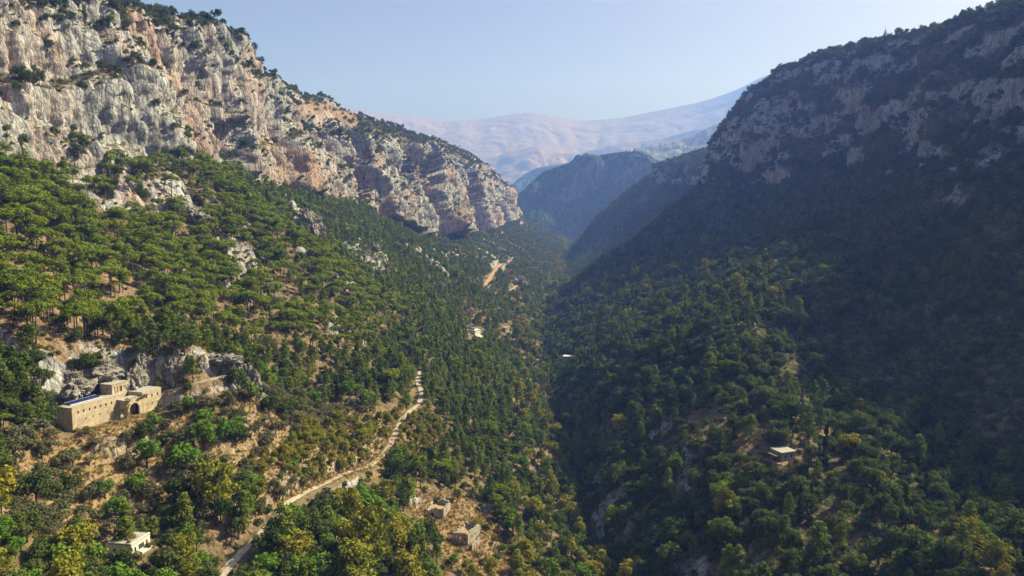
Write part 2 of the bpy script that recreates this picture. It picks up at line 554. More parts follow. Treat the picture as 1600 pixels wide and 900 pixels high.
def hit(px, py, ymin=90.0, side=None):
    """where the ray of a photo pixel first meets the ground"""
    prev = None
    for i in range(NU):
        Y = Ys[i]
        if Y < ymin:
            continue
        p = at(px, py, Y)
        left = p[0] <= LP[i, 0, 0]
        z = zrow(LP, i, NL_SLOPE, p[0]) if left else zrow(RP, i, NR_SLOPE, p[0])
        d = p[2] - z
        if d <= 0:
            if prev is not None and prev[1] > 0:
                t = prev[1] / (prev[1] - d)
                q = prev[0] + (p - prev[0]) * t
            else:
                q = p
            return q
        prev = (p, d)
    return at(px, py, 2300)

# ---- large-scale anchors: the ground is drawn to places whose distance is known from their size
ANCH = [(150, 672, 209, 22), (205, 872, 176, 22), (683, 812, 275, 22), (735, 858, 255, 22), (742, 524, 640, 45), (1220, 728, 275, 26), (340, 592, 245, 16), (890, 566, 640, 40), (777, 425, 1120, 55), (1560, 900, 190, 30)]
for px, py, Y, rad in ANCH:
    q = at(px, py, Y)
    dz = q[2] - zat(q[0], q[1])
    for P, nm in ((LP, NL_SLOPE), (RP, NR_SLOPE)):
        s = P[:, :nm]
        w = np.exp(-((s[..., 0] - q[0]) ** 2 + (s[..., 1] - q[1]) ** 2) / (2 * rad * rad))
        fade = np.ones(nm); fade[:12] = np.linspace(0, 1, 12); fade[-40:] = np.linspace(1, 0, 40)
        s[..., 2] += dz * w * fade[None]

# ---- keep the seam along the stream common to both sheets
RP[:, 0] = LP[:, 0]

# ------------------------------------------------------------------ relief
def seg_dist(X, Y, line):
    """distance, side (positive uphill/left of the line) and position along a plan polyline"""
    best = np.full(X.shape, 1e9, np.float32); side = np.zeros(X.shape, np.float32); along = np.zeros(X.shape, np.float32); zz = np.zeros(X.shape, np.float32)
    acc = 0.0
    for k in range(len(line) - 1):
        a = np.array(line[k]); b = np.array(line[k + 1])
        d = b - a
        L = math.hypot(d[0], d[1])
        t = np.clip(((X - a[0]) * d[0] + (Y - a[1]) * d[1]) / (L * L), 0, 1)
        qx = a[0] + d[0] * t; qy = a[1] + d[1] * t
        ds = np.hypot(X - qx, Y - qy)
        m = ds < best
        best = np.where(m, ds, best)
        cr = d[0] * (Y - a[1]) - d[1] * (X - a[0])
        side = np.where(m, np.sign(cr), side)
        along = np.where(m, acc + t * L, along)
        if len(a) > 2:
            zz = np.where(m, a[2] + d[2] * t, zz)
        acc += L
    return best, side, along, zz, acc

# the rock band that the monastery leans against
BAND = [(-153, 199), (-148, 201), (-143, 206), (-139, 226), (-133, 236), (-114, 244), (-99, 255), (-90, 268), (-84, 290)]

def fade_ends(al, L, w):
    return sst(al, 0, w) * (1 - sst(al, L - w, L))

OLIVE = [(-60, 700), (60, 672), (110, 690), (240, 655), (300, 636), (420, 622), (560, 628), (605, 650), (640, 680), (560, 735), (480, 768), (430, 795), (385, 830), (330, 850), (250, 826), (140, 862), (60, 850), (-60, 770)]

ALC = [(-228, 590, 70, 22, 16, 14), (-255, 655, 62, 20, 14, 12), (-218, 955, 66, 26, 26, 26), (-190, 1150, 80, 34, 30, 32), (-140, 1265, 84, 30, 40, 38), (-128, 1370, 20, 22, 16, 18), (-95, 1560, 74, 34, 34, 36),
       (-60, 1790, 60, 30, 30, 26), (-250, 575, 118, 8, 9, 7)]

def slope_noise(X, Y):
    n = 5.0 * pn(X / 85, Y / 85, 3.3) + 2.6 * pn(X / 33, Y / 33, 7.1) + 1.1 * pn(X / 12, Y / 12, 1.7) + 0.5 * pn(X / 5, Y / 5, 9.9) + 0.25 * pn(X / 2.2, Y / 2.2, 4.2)
    return n

def blocky(d, h):
    q = d / h
    k = np.floor(q)
    return (k + sst(q - k, 0.28, 0.72)) * h

def relief_left():
    P = LP; V = LV
    N, _ = normals(P)
    X, Y, Z = P[..., 0].copy(), P[..., 1].copy(), P[..., 2].copy()
    cm = sst(V, 0.96, 1.03) * (1 - sst(V, 1.93, 2.45))
    far = sst(Y, 300, 1200)
    # --- cliff relief
    wx = 6 * pn(X / 30, Y / 30, Z / 30)
    d = (15 + 9 * far) * (np.abs(pn((X + wx) / 70, (Y + wx) / 70, Z / 230)) * 1.9 - 0.5)
    d += 7.5 * (np.abs(pn((X + wx) / 27, (Y + wx) / 27, Z / 85 + 5)) * 1.9 - 0.5)
    d += 3.6 * (np.abs(pn(X / 11, Y / 11, Z / 30 + 9)) * 1.9 - 0.5)
    d += 1.7 * pn(X / 4.6, Y / 4.6, Z / 10)
    d += 0.9 * pn(X / 2.3, Y / 2.3, Z / 3.5)
    d += 1.5 * pn(X / 60, Y / 60, Z / 13) + 0.6 * pn(X / 30, Y / 30, Z / 5.5) + 2.8 * (np.abs(pn(X / 7, Y / 7, Z / 60 + 2)) * 1.9 - 0.5)
    # a ledge part-way up
    led = 7 * sst(pn(X / 120, Y / 120, 2.0) * 0.25 + (V - 1), 0.42, 0.46) - 3.5
    d -= led
    for ax, ay, az, ry, rz, dep in ALC:
        q = np.abs((Y - ay) / ry) ** 3 + np.abs((Z - az - 0.3 * (Y - ay)) / rz) ** 3 + 0.9 * pn(Y / 11, Z / 15, ax) + 0.4 * pn(Y / 4, Z / 5, ax)
        d -= dep * (1 - sst(q, 0.45, 1.1))
    yw = Y - 0.06 * (Z - 60) + 9 * pn(Y / 40, Z / 25, 17.0) + 3 * pn(Y / 12, Z / 8, 18.0)
    for yk, amp, rise, run in ((455, 3, 5, 60), (600, 7, 6, 90), (735, 8, 7, 120), (985, 20, 8, 190), (1235, 34, 10, 240), (1560, 30, 12, 280), (1830, 14, 14, 200)):
        d += amp * (sst(yw, yk - rise, yk + rise) - sst(yw, yk + rise, yk + run)) - amp * 0.35 * sst(yw, yk - rise * 7, yk - rise) * (1 - sst(yw, yk - rise, yk + rise))
    d = 0.4 * d + 0.6 * blocky(d + 1.2 * pn(X / 6, Y / 6, Z / 9), 2.6)
    # --- slope relief
    s = slope_noise(X, Y) + 4.5 * pn(X / 190, Y / 42, 6.0) * sst(V, 0.1, 0.4)
    calm = np.zeros(X.shape)
    for px, py, Ya, rad in ANCH:
        q = at(px, py, Ya)
        calm = np.maximum(calm, np.exp(-((X - q[0]) ** 2 + (Y - q[1]) ** 2) / (2 * (rad * 0.7) ** 2)))
    s *= (1 - 0.85 * calm)
    # rocky ribs on the upper forest slope
    rib = sst(pn(X / 46, Y / 70, 12.5) + 0.35 * pn(X / 14, Y / 14, 3.0), 0.34 + 0.14 * (1 - sst(Y, 480, 620)), 0.55 + 0.14 * (1 - sst(Y, 480, 620))) * sst(V, 0.3, 0.55) * (1 - cm) * sst(Y - X * 0.4, 300, 380)
    s += rib * (4.5 + 3.5 * np.abs(pn(X / 7, Y / 7, 3)) * 2)
    Pn = P + N * (cm * d)[..., None]
    Pn[..., 2] += (1 - cm) * s
    # rock band by the monastery
    ds, sd, al, _, Lb = seg_dist(Pn[..., 0], Pn[..., 1], BAND)
    sd = sd * ds
    win = fade_ends(al, Lb, 22) * (ds < 80)
    wob = 3.2 * pn(X / 9, Y / 9, 2.2) + 1.0 * pn(X / 3.5, Y / 3.5, 5.5)
    rise = 4.0 * sst(sd + wob, 0.0, 2.5) * (1 - sst(sd, 9, 45)) + 3.0 * sst(sd + 2 * wob, 6.0, 10) * (1 - sst(sd, 14, 45)) + (2.2 * np.abs(pn(X / 4.5, Y / 4.5, 8.8)) + 0.8 * pn(X / 2, Y / 2, 1.1)) * sst(sd, 0, 3) * (1 - sst(sd, 14, 24))
    Pn[..., 2] += win * rise * (1 - cm)
    bandm = win * sst(sd + wob, -1.5, 0.5) * (1 - sst(sd + 3 * wob, 6, 15)) * (0.35 + 0.65 * sst(pn(X / 6, Y / 6, 14), -0.3, 0.2))
    # terraces of the olive grove
    u, v, dd = proj(Pn)
    ol = inpoly(u + 10 * pn(X / 15, Y / 15, 0), v, OLIVE) & (Y > 100) & (Y < 460) & (V < 0.95)
    olf = ol.astype(np.float32)
    for _ in range(6):
        olf = (olf + np.roll(olf, 1, 0) + np.roll(olf, -1, 0) + np.roll(olf, 1, 1) + np.roll(olf, -1, 1)) / 5
    h = 2.3
    zz = Pn[..., 2] + 0.9 * pn(X / 26, Y / 26, 8)
    fr = zz / h - np.floor(zz / h)
    Pn[..., 2] += olf * 0.8 * (h * (sst(fr, 0.62, 1.0)) - fr * h + h * 0.3)
    return Pn, cm, rib, bandm, olf, d

def relief_right():
    P = RP; V = RV
    N, _ = normals(P); N = -N
    X, Y, Z = P[..., 0].copy(), P[..., 1].copy(), P[..., 2].copy()
    far = sst(Y, 300, 1200)
    cm = sst(V, 4.55, 5.05) * (1 - sst(V, 6.0, 6.5))
    wx = 7 * pn(X / 34, Y / 34, Z / 34)
    d = 16 * (np.abs(pn((X + wx) / 85, (Y + wx) / 85, Z / 200 + 3)) * 1.9 - 0.5)
    d += 8 * (np.abs(pn((X + wx) / 30, (Y + wx) / 30, Z / 80 + 5)) * 1.9 - 0.5)
    d += 4 * (np.abs(pn(X / 12, Y / 12, Z / 28 + 9)) * 1.9 - 0.5)
    d += 1.8 * pn(X / 5, Y / 5, Z / 10)
    d *= 1 - 0.8 * sst(V, 5.5, 6.0)
    d += 5.5 * pn(X / 90, Y / 90, Z / 22) + 3.0 * pn(X / 40, Y / 40, Z / 9) + 1.2 * pn(X / 25, Y / 25, Z / 3.5)
    d = 0.4 * d + 0.6 * blocky(d + 1.2 * pn(X / 6, Y / 6, Z / 9), 3.0)
    s = slope_noise(X, Y)
    s += (17 * (0.55 - np.abs(pn((X + 0.5 * Y) / 210, (Y - 0.6 * X) / 85, 15.0)) * 1.8) + 4 * pn(X / 90, Y / 30, 4.0)) * sst(V, 0.6, 2.2) * (1 - sst(V, 4.8, 5.9))
    crag = sst(pn(X / 38, Y / 55, 22.5) + 0.35 * pn(X / 12, Y / 12, 3.0), 0.56, 0.76) * sst(V, 0.3, 0.8) * (1 - cm)
    # the crags that drop from the near shoulder into the gorge
    crag2 = sst(pn(X / 16, Y / 20, 2.5), 0.05, 0.4) * sst(V, 0.15, 0.4) * (1 - sst(V, 1.1, 1.7)) * (1 - sst(Y, 420, 560)) * 0.8
    s += crag * (5 + 7 * np.abs(pn(X / 8, Y / 8, 3))) + crag2 * 5
    calm = np.zeros(X.shape)
    for px, py, Ya, rad in ANCH:
        q = at(px, py, Ya)
        calm = np.maximum(calm, np.exp(-((X - q[0]) ** 2 + (Y - q[1]) ** 2) / (2 * (rad * 0.7) ** 2)))
    s *= (1 - 0.85 * calm)
    # crest of the skyline: trees and knobs
    s += 3 * pn(X / 40, Y / 40, 31.0) * sst(V, 5.9, 6.4)
    fs = sst(V, 0.0, 0.12)
    Pn = P + N * (cm * d)[..., None]
    base = slope_noise(X, Y)
    Pn[..., 2] += (1 - cm) * (base * (1 - fs) + s * fs)
    return Pn, cm, np.maximum(crag, crag2), d

LP, LCM, LRIB, LBAND, LOL, LD = relief_left()
RP, RCM, RCRAG, RD = relief_right()
RP[:, 0] = LP[:, 0]

# ------------------------------------------------------------------ tracks and building pads cut into the ground
def catmull(pts, step):
    pts = [np.array(p, float) for p in pts]
    out = []
    for i in range(len(pts) - 1):
        p0 = pts[max(i - 1, 0)]; p1 = pts[i]; p2 = pts[i + 1]; p3 = pts[min(i + 2, len(pts) - 1)]
        n = max(2, int(np.linalg.norm(p2 - p1) / step))
        for k in range(n):
            t = k / n
            out.append(0.5 * (2 * p1 + (p2 - p0) * t + (2 * p0 - 5 * p1 + 4 * p2 - p3) * t * t + (3 * p1 - p0 - 3 * p2 + p3) * t ** 3))
    out.append(pts[-1])
    return np.array(out)

ROADS = []      # (world polyline, half width, pixel polyline)
def make_road(pix, half, step, ymin=100, smooth=9):
    pts = [hit(px, py, ymin) for px, py in pix]
    pts = [p for i, p in enumerate(pts) if i == 0 or np.hypot(*(p - pts[i - 1])[:2]) > 2.0]
    line = catmull(pts, step)
    z = np.array([zat(p[0], p[1]) for p in line])
    k = np.ones(smooth) / smooth
    zp = np.concatenate([np.full(smooth // 2, z[0]), z, np.full(smooth // 2, z[-1])])
    line[:, 2] = np.convolve(zp, k, 'valid')[:len(line)]
    for P, nm in ((LP, NL_SLOPE), (RP, NR_SLOPE)):
        s = P[:, :nm]
        x0, x1 = line[:, 0].min() - 12, line[:, 0].max() + 12
        y0, y1 = line[:, 1].min() - 12, line[:, 1].max() + 12
        m = (s[..., 0] > x0) & (s[..., 0] < x1) & (s[..., 1] > y0) & (s[..., 1] < y1)
        if not m.any():
            continue
        ds, _, _, zz, _ = seg_dist(s[..., 0][m], s[..., 1][m], line[::2])
        w = 1 - sst(ds, half + 1.2, half + 5.0)
        s[..., 2][m] = s[..., 2][m] * (1 - w) + (zz - 0.10) * w
    ROADS.append((line, half, np.array(pix, float)))
    return line

TRACK_PX = [(340, 912), (352, 893), (372, 868), (398, 843), (425, 815), (440, 793), (470, 772), (500, 757), (530, 745), (560, 734), (590, 718), (604, 703), (615, 685), (624, 662), (638, 644), (655, 630), (658, 612), (653, 596), (656, 580)]
track = make_road(TRACK_PX, 1.35, 2.0)
RED_PX = [(757, 447), (764, 437), (772, 425), (781, 415), (797, 405)]
redtrack = make_road(RED_PX, 3.4, 6.0, ymin=600)
LOW_PX = [(797, 455), (806, 448), (812, 440)]
lowtrack = make_road(LOW_PX, 2.2, 5.0, ymin=600)
MON_PX = [(262, 612), (285, 604), (310, 597), (335, 591), (352, 587)]

PADS = []
def pad(x, y, r, z=None, soft=5.0):
    z = zat(x, y) if z is None else z
    for P, nm in ((LP, NL_SLOPE), (RP, NR_SLOPE)):
        s = P[:, :nm]
        d = np.hypot(s[..., 0] - x, s[..., 1] - y)
        w = 1 - sst(d, r, r + soft)
        s[..., 2] = s[..., 2] * (1 - w) + z * w
    return z

# ------------------------------------------------------------------ terrain meshes
def sheet(P, attrs, j0, j1, name, flip=False, smooth=True):
    s = P[:, j0:j1 + 1]
    nu, nv = s.shape[:2]
    idx = np.arange(nu * nv).reshape(nu, nv)
    q = np.stack([idx[:-1, :-1], idx[1:, :-1], idx[1:, 1:], idx[:-1, 1:]], -1).reshape(-1, 4)
    if flip:
        q = q[:, ::-1]
    me = np_mesh(name, s.reshape(-1, 3), q, M['terrain'], {k: a[:, j0:j1 + 1] for k, a in attrs.items()}, smooth=smooth)
    o = link(name, me)
    tag(o, kind='structure')
    return o

# ------------------------------------------------------------------ building sites (footprint corners read off the photograph)
def onplane(px, py, z):
    d = at(px, py, 1.0)
    return d * (z / d[2])

class Site:
    """A: near top corner with its distance; B: top corner to its right; C: top corner to its left"""
    def __init__(self, A, Y, B, C_, height, minw=None, length=None, width=None):
        self.A = at(A[0], A[1], Y)
        self.ztop = self.A[2]
        b = onplane(B[0], B[1], self.ztop); c = onplane(C_[0], C_[1], self.ztop)
        ab = (b - self.A)[:2]
        self.L = length or float(np.hypot(*ab))
        self.rz = math.atan2(ab[1], ab[0])
        ya = np.array((-math.sin(self.rz), math.cos(self.rz)))
        self.W = width or max(float(np.dot((c - self.A)[:2], ya)), minw or 3.0)
        self.h = height
        self.zb = self.ztop - height
        self.Y = Y
    def world(self, x, y):
        c, s = math.cos(self.rz), math.sin(self.rz)
        return np.array((self.A[0] + c * x - s * y, self.A[1] + s * x + c * y))
    def origin(self):
        return (float(self.A[0]), float(self.A[1]), float(self.zb))
    def center(self):
        return self.world(self.L / 2, self.W / 2)

S_MAIN = Site((112, 639), 205, (190, 617.5), (95, 634.7), 7.6, minw=6.5)
S_UP = Site((174.7, 602), 222, (203, 594.4), (163, 600), 3.8, minw=5.0)
S_ARCH = Site((222.5, 614), 226, (251.5, 605.6), (200, 612), 7.2, minw=6.0)
S_HOUSE = Site((205, 853), 172, (234, 834), (164, 850), 3.6, minw=6)
S_RUIN1 = Site((693, 794), 275, (704, 780), (659, 798), 4.8, minw=7)
S_RUIN2 = Site((731, 833), 256, (750, 816), (703, 832), 5.4, minw=6)
S_RIGHT = Site((1222, 708), 275, (1243, 705), (1204, 700.5), 3.8)
for s_ in (S_HOUSE, S_RUIN1, S_RUIN2, S_RIGHT):
    c_ = s_.center()
    pad(c_[0], c_[1], 0.5 * max(s_.L, s_.W) + 1.5, s_.zb + 0.25, soft=7)
c_ = S_MAIN.world(S_MAIN.L * 0.5, 1.0)
pad(c_[0], c_[1], 9.0, S_MAIN.zb + 0.3, soft=6)
c_ = S_ARCH.world(1.0, 1.0)
pad(c_[0], c_[1], 7.5, S_ARCH.zb + 0.3, soft=6)
monpath = make_road(MON_PX, 1.1, 1.5, ymin=150, smooth=7)

# ------------------------------------------------------------------ ground attributes and sheets
def ground_attrs(P, cm, extra, side, dpt, V):
    N, area = normals(P)
    if side == 'R':
        N = -N
    nz = N[..., 2]
    u, v, d = proj(P)
    X, Y, Z = P[..., 0], P[..., 1], P[..., 2]
    rock = cm * (1 - sst(nz, 0.50, 0.80)) + extra * 0.9 * (1 - sst(nz, 0.82, 0.95))
    rock = np.maximum(rock, (1 - sst(nz, 0.50, 0.66)) * 0.9)
    if side == 'R':
        rock *= 1 - 0.6 * sst(Y, 330, 420) * (1 - sst(V, 4.2, 4.7))
        rock *= 0.12 + 0.80 * sst(pn(X / 80, Y / 80, Z / 24) + 0.35 * pn(X / 14, Y / 14, Z / 30) + 0.2, -0.15, 0.3)
    stain = sst(-dpt, 1.5, 12) * cm * 0.35
    if side == 'L':
        stain = stain + cm * (0.35 + 0.4 * (1 - sst(Z, 60, 120))) * sst(pn(X / 70, Y / 70, Z / 60 + 4) + 0.4 * pn(X / 22, Y / 22, Z / 40), -0.05, 0.35) * sst(Y, 430, 520)
    dry = np.full(X.shape, 0.35)
    green = np.full(X.shape, 0.55)
    if side == 'L':
        dry = np.maximum(dry, LOL)
        green = green * (1 - LOL * 0.75)
        clearing = inpoly(u, v, [(640, 790), (700, 770), (755, 790), (800, 850), (840, 900), (830, 960), (760, 960), (680, 850)]) & (Y < 420)
        dry = np.where(clearing, 1.0, dry); green = np.where(clearing, 0.15, green)
        yl = inpoly(u, v, [(430, 700), (560, 650), (640, 650), (660, 700), (560, 760), (440, 760)]) & (Y < 460)
        dry = np.where(yl, 1.0, dry)
        green = np.where(V > 1.95, 0.8, green)
        pine = inpoly(u, v, [(-100, 400), (330, 400), (420, 540), (300, 620), (-100, 640)]) & (Y < 400)
        green = np.where(pine, 0.25, green)
        redhill = inpoly(u, v, [(470, 155), (560, 175), (560, 200), (500, 195), (470, 175)]) & (Y > 700)
        green = np.where(redhill, 0.0, green); stain = np.where(redhill, 0.5, stain)
    else:
        dry[:] = 0.12; green[:] = 1.0
        bench = inpoly(u, v, [(1080, 640), (1290, 630), (1310, 700), (1240, 740), (1180, 720), (1060, 700)]) & (Y < 420)
        farm = inpoly(u, v, [(1470, 905), (1520, 875), (1640, 850), (1700, 1000), (1450, 1000)]) & (Y < 300)
        bench = bench | farm
        dry = np.where(bench, 0.8, dry); green = np.where(bench, 0.45, green)
    green = np.where(cm > 0.5, 0.85, green)
    return N, area, np.clip(rock, 0, 1), stain, dry, green, u, v, d

LN_, LA_, LROCK, LST, LDRY, LGRN, LU, LVp, LDp = ground_attrs(LP, LCM, np.maximum(LRIB, LBAND * 1.1), 'L', LD, LV)
LROCK = np.maximum(LROCK * (1 - 0.9 * LOL), LOL * 0.48 * (1 - sst(LN_[..., 2], 0.60, 0.76)))
LROCK = np.clip(np.maximum(LROCK, LBAND * (1 - sst(LN_[..., 2], 0.80, 0.97))), 0, 1)
RN_, RA_, RROCK, RST, RDRY, RGRN, RU, RVp, RDp = ground_attrs(RP, RCM, RCRAG, 'R', RD, RV)
la = {'rock': LROCK, 'stain': LST, 'dry': LDRY, 'green': LGRN}
ra = {'rock': RROCK, 'stain': RST, 'dry': RDRY, 'green': RGRN}
j1 = LN[0]; j2 = LN[0] + LN[1]
sheet(LP, la, 0, j1, 'hillside_left', True, False)
sheet(LP, la, j1, j2, 'cliff_left', True, False)
sheet(LP, la, j2, LP.shape[1] - 1, 'plateau_left', True)
k1 = 34 + 40 + 52 + 58 + 50
sheet(RP, ra, 0, k1, 'hillside_right')
sheet(RP, ra, k1, RP.shape[1] - 1, 'cliff_right', False, False)

# ------------------------------------------------------------------ far ridges and mountains
def far_ridge(name, top, bottom, mat, nx, ny, amp, sc, back, prof=1.0, seed=0.0, cliffy=0.0):
    tp = np.array([at(*p) for p in top]); bt = np.array([at(*p) for p in bottom])
    t = np.linspace(0, 1, nx)
    def res(a):
        k = np.linspace(0, 1, len(a))
        return np.stack([pchip(k, a[:, i], t) for i in range(3)], 1)
    T, B = res(tp), res(bt)
    s = np.linspace(0, 1, ny)
    P = B[:, None] + (T - B)[:, None] * s[None, :, None]
    zf = s ** prof
    if cliffy:
        zf = zf * (1 - cliffy) + cliffy * (0.5 * sst(s, 0.18, 0.34) + 0.5 * sst(s, 0.6, 0.78))
    P[..., 2] = B[:, None, 2] + (T - B)[:, None, 2] * zf[None]
    bk = np.linspace(0, 1, 8)[1:]
    Q = T[:, None] + np.stack([0 * bk, bk * back, -bk * back * 0.35], -1)[None]
    P = np.concatenate([P, Q], 1)
    w = np.concatenate([np.clip(s * 6, 0, 1) * (1 - 0.85 * sst(s, 0.86, 1.0)), bk * 0 + 0.15])[None]
    X, Y, Z = P[..., 0], P[..., 1], P[..., 2]
    n = np.abs(pn(X / sc, Y / sc, seed)) * 1.8 - 0.5 + 0.5 * (np.abs(pn(X / sc * 2.3, Y / sc * 2.3, seed + 3)) * 1.8 - 0.5) + 0.28 * pn(X / sc * 5, Y / sc * 5, seed + 5) + 0.14 * pn(X / sc * 11, Y / sc * 11, seed + 6) + 0.07 * pn(X / sc * 24, Y / sc * 24, seed + 8)
    P[..., 2] += amp * n * w
    P[..., 1] += amp * 0.8 * pn(X / sc * 1.5, Z / sc * 0.8, seed + 9) * w
    P[..., 2] += amp * 0.03 * pn(X / sc * 30, Y / sc * 30, seed + 9)
    nu, nv = P.shape[:2]
    idx = np.arange(nu * nv).reshape(nu, nv)
    q = np.stack([idx[:-1, :-1], idx[1:, :-1], idx[1:, 1:], idx[:-1, 1:]], -1).reshape(-1, 4)
    o = link(name, np_mesh(name, P.reshape(-1, 3), q, mat))
    tag(o, kind='structure')
    return P

mf = far_material('far_gorge_side', (0.05, 0.052, 0.042), (0.21, 0.18, 0.145), (0.035, 0.052, 0.024), 0.012, 0.42)
mb = far_material('bare_mountain', (0.19, 0.135, 0.09), (0.225, 0.16, 0.108), (0.185, 0.13, 0.085), 0.002, 0.0, 1.3)
mv = far_material('village_hill', (0.36, 0.28, 0.20), (0.50, 0.42, 0.32), (0.12, 0.115, 0.06), 0.006)
D_RIDGE = far_ridge('far_ridge', [(770, 330, 3100), (815, 300, 3000), (858, 264, 2950), (920, 247, 2900), (985, 236, 2850), (1040, 256, 2800), (1180, 290, 2700), (1300, 310, 2600)],
          [(770, 372, 2750), (815, 382, 2650), (860, 405, 2600), (920, 425, 2550), (990, 440, 2500), (1060, 440, 2450), (1180, 440, 2450), (1300, 440, 2450)], mf, 260, 150, 60, 240, 900, 1.0, 1.5, 0.55)
V_HILL = far_ridge('village_ridge', [(930, 250, 5070), (985, 234, 5070), (1040, 223, 5070), (1080, 211, 5005), (1112, 197, 4940), (1145, 189, 4940), (1220, 176, 4810), (1320, 170, 4680)],
          [(930, 290, 4290), (985, 280, 4290), (1040, 275, 4290), (1080, 270, 4225), (1112, 265, 4160), (1145, 260, 4160), (1220, 260, 4160), (1320, 260, 4160)], mv, 180, 70, 40, 300, 900, 1.0, 4.5)
far_ridge('side_ridge', [(740, 330, 5135), (792, 297, 5070), (812, 277, 5070), (845, 262, 5070), (880, 256, 5070), (930, 252, 5070), (1000, 250, 5070)],
          [(740, 380, 4550), (792, 370, 4485), (812, 370, 4485), (845, 370, 4485), (880, 370, 4485), (930, 370, 4485), (1000, 370, 4485)], mf, 150, 90, 60, 240, 900, 1.0, 8.5, 0.4)
far_ridge('middle_mountain', [(560, 270, 7840), (700, 262, 7840), (760, 248, 7840), (838, 229, 7760), (865, 240, 7760), (905, 238, 7760), (960, 226, 7680), (1030, 216, 7680), (1100, 200, 7520), (1200, 180, 7520), (1320, 170, 7520)],
          [(560, 330, 6560), (700, 330, 6560), (760, 330, 6560), (838, 330, 6560), (865, 330, 6560), (905, 330, 6560), (960, 330, 6560), (1030, 330, 6560), (1100, 330, 6560), (1200, 330, 6560), (1320, 330, 6560)], mb, 240, 100, 40, 260, 1500, 1.2, 12.5)
far_ridge('mountain', [(380, 190, 9600), (480, 172, 9600), (560, 171, 9600), (600, 176, 9600), (650, 183, 9600), (690, 188, 9600), (740, 187, 9600), (790, 180, 9600), (830, 176, 9600), (870, 182, 9600), (910, 188, 9600), (960, 185, 9520),
          (1040, 170, 9440), (1090, 160, 9360), (1130, 148, 9280), (1160, 136, 9200), (1192, 120, 9120), (1250, 104, 8960), (1330, 100, 8800)],
          [(380, 300, 7520), (480, 300, 7520), (560, 300, 7520), (600, 300, 7520), (650, 300, 7520), (690, 300, 7520), (740, 300, 7520), (790, 300, 7520), (830, 300, 7520), (870, 300, 7520), (910, 300, 7520), (960, 300, 7520),
          (1040, 300, 7520), (1090, 300, 7520), (1130, 300, 7520), (1160, 300, 7520), (1192, 300, 7520), (1250, 300, 7520), (1330, 300, 7520)], mb, 320, 140, 24, 330, 2300, 1.1, 16.5)
# valley bed far up the gorge, under the ridges
vb = MB(); vb.quad((-3000, 2200, -75), (3000, 2200, -75), (6500, 10500, 40), (-6500, 10500, 40))
tag(vb.build('valley_floor', mv), kind='structure')

# tracks as thin sheets
def ribbon(name, line, half, mat, lift=0.05):
    d = np.gradient(line[:, :2], axis=0)
    d /= np.linalg.norm(d, axis=1)[:, None]
    nrm = np.stack([-d[:, 1], d[:, 0]], 1)
    k = np.linspace(-1, 1, 5)
    wj = half * (1 + 0.30 * pn(np.arange(len(line)) * 0.37, 1.5, 2.5) + 0.15 * pn(np.arange(len(line)) * 1.3, 4.5, 2.5))
    P = np.zeros((len(line), 5, 3))
    for j, a in enumerate(k):
        P[:, j, :2] = line[:, :2] + nrm * (wj * a)[:, None]
        P[:, j, 2] = line[:, 2] + lift - 0.06 * a * a
    idx = np.arange(len(line) * 5).reshape(len(line), 5)
    q = np.stack([idx[:-1, :-1], idx[:-1, 1:], idx[1:, 1:], idx[1:, :-1]], -1).reshape(-1, 4)
    o = link(name, np_mesh(name, P.reshape(-1, 3), q, mat))
    tag(o, kind='structure')
ribbon('dirt_track', track, 1.35, M['track'], 0.12)
ribbon('red_dirt_track', redtrack, 3.4, M['redtrack'], 0.35)
ribbon('hillside_path', lowtrack, 2.2, M['redtrack'], 0.3)
ribbon('footpath', monpath, 1.1, M['track'], 0.1)

# ------------------------------------------------------------------ trees: prototypes
prng = np.random.default_rng(21)

def leaf_quads(centers, nrm, size, r):
    n = len(centers)
    nrm = nrm + r.normal(size=(n, 3)) * 0.45
    nrm /= np.linalg.norm(nrm, axis=1)[:, None]
    t = r.normal(size=(n, 3))
    t -= nrm * (t * nrm).sum(1)[:, None]
    t /= np.linalg.norm(t, axis=1)[:, None]
    b = np.cross(nrm, t)
    s = size * r.uniform(0.6, 1.35, n)[:, None] * 0.5
    k = r.uniform(0.55, 1.0, n)[:, None]
    v = np.stack([centers - t * s - b * s * k * 0.6, centers + t * s * 0.5 - b * s * k, centers + t * s + b * s * k * 0.7, centers - t * s * 0.6 + b * s * k], 1)
    return v.reshape(-1, 3)

def clump_leaves(clumps, per, size, r, squash=0.25):
    C_, N_ = [], []
    for c, rad in clumps:
        d = r.normal(size=(per, 3))
        d[:, 2] = d[:, 2] + squash
        d /= np.linalg.norm(d, axis=1)[:, None]
        q = r.uniform(0.62, 1.06, per)[:, None]
        C_.append(np.array(c) + d * np.array(rad) * q)
        N_.append(d / np.array(rad) * min(rad))
    return leaf_quads(np.concatenate(C_), np.concatenate(N_), size, r)

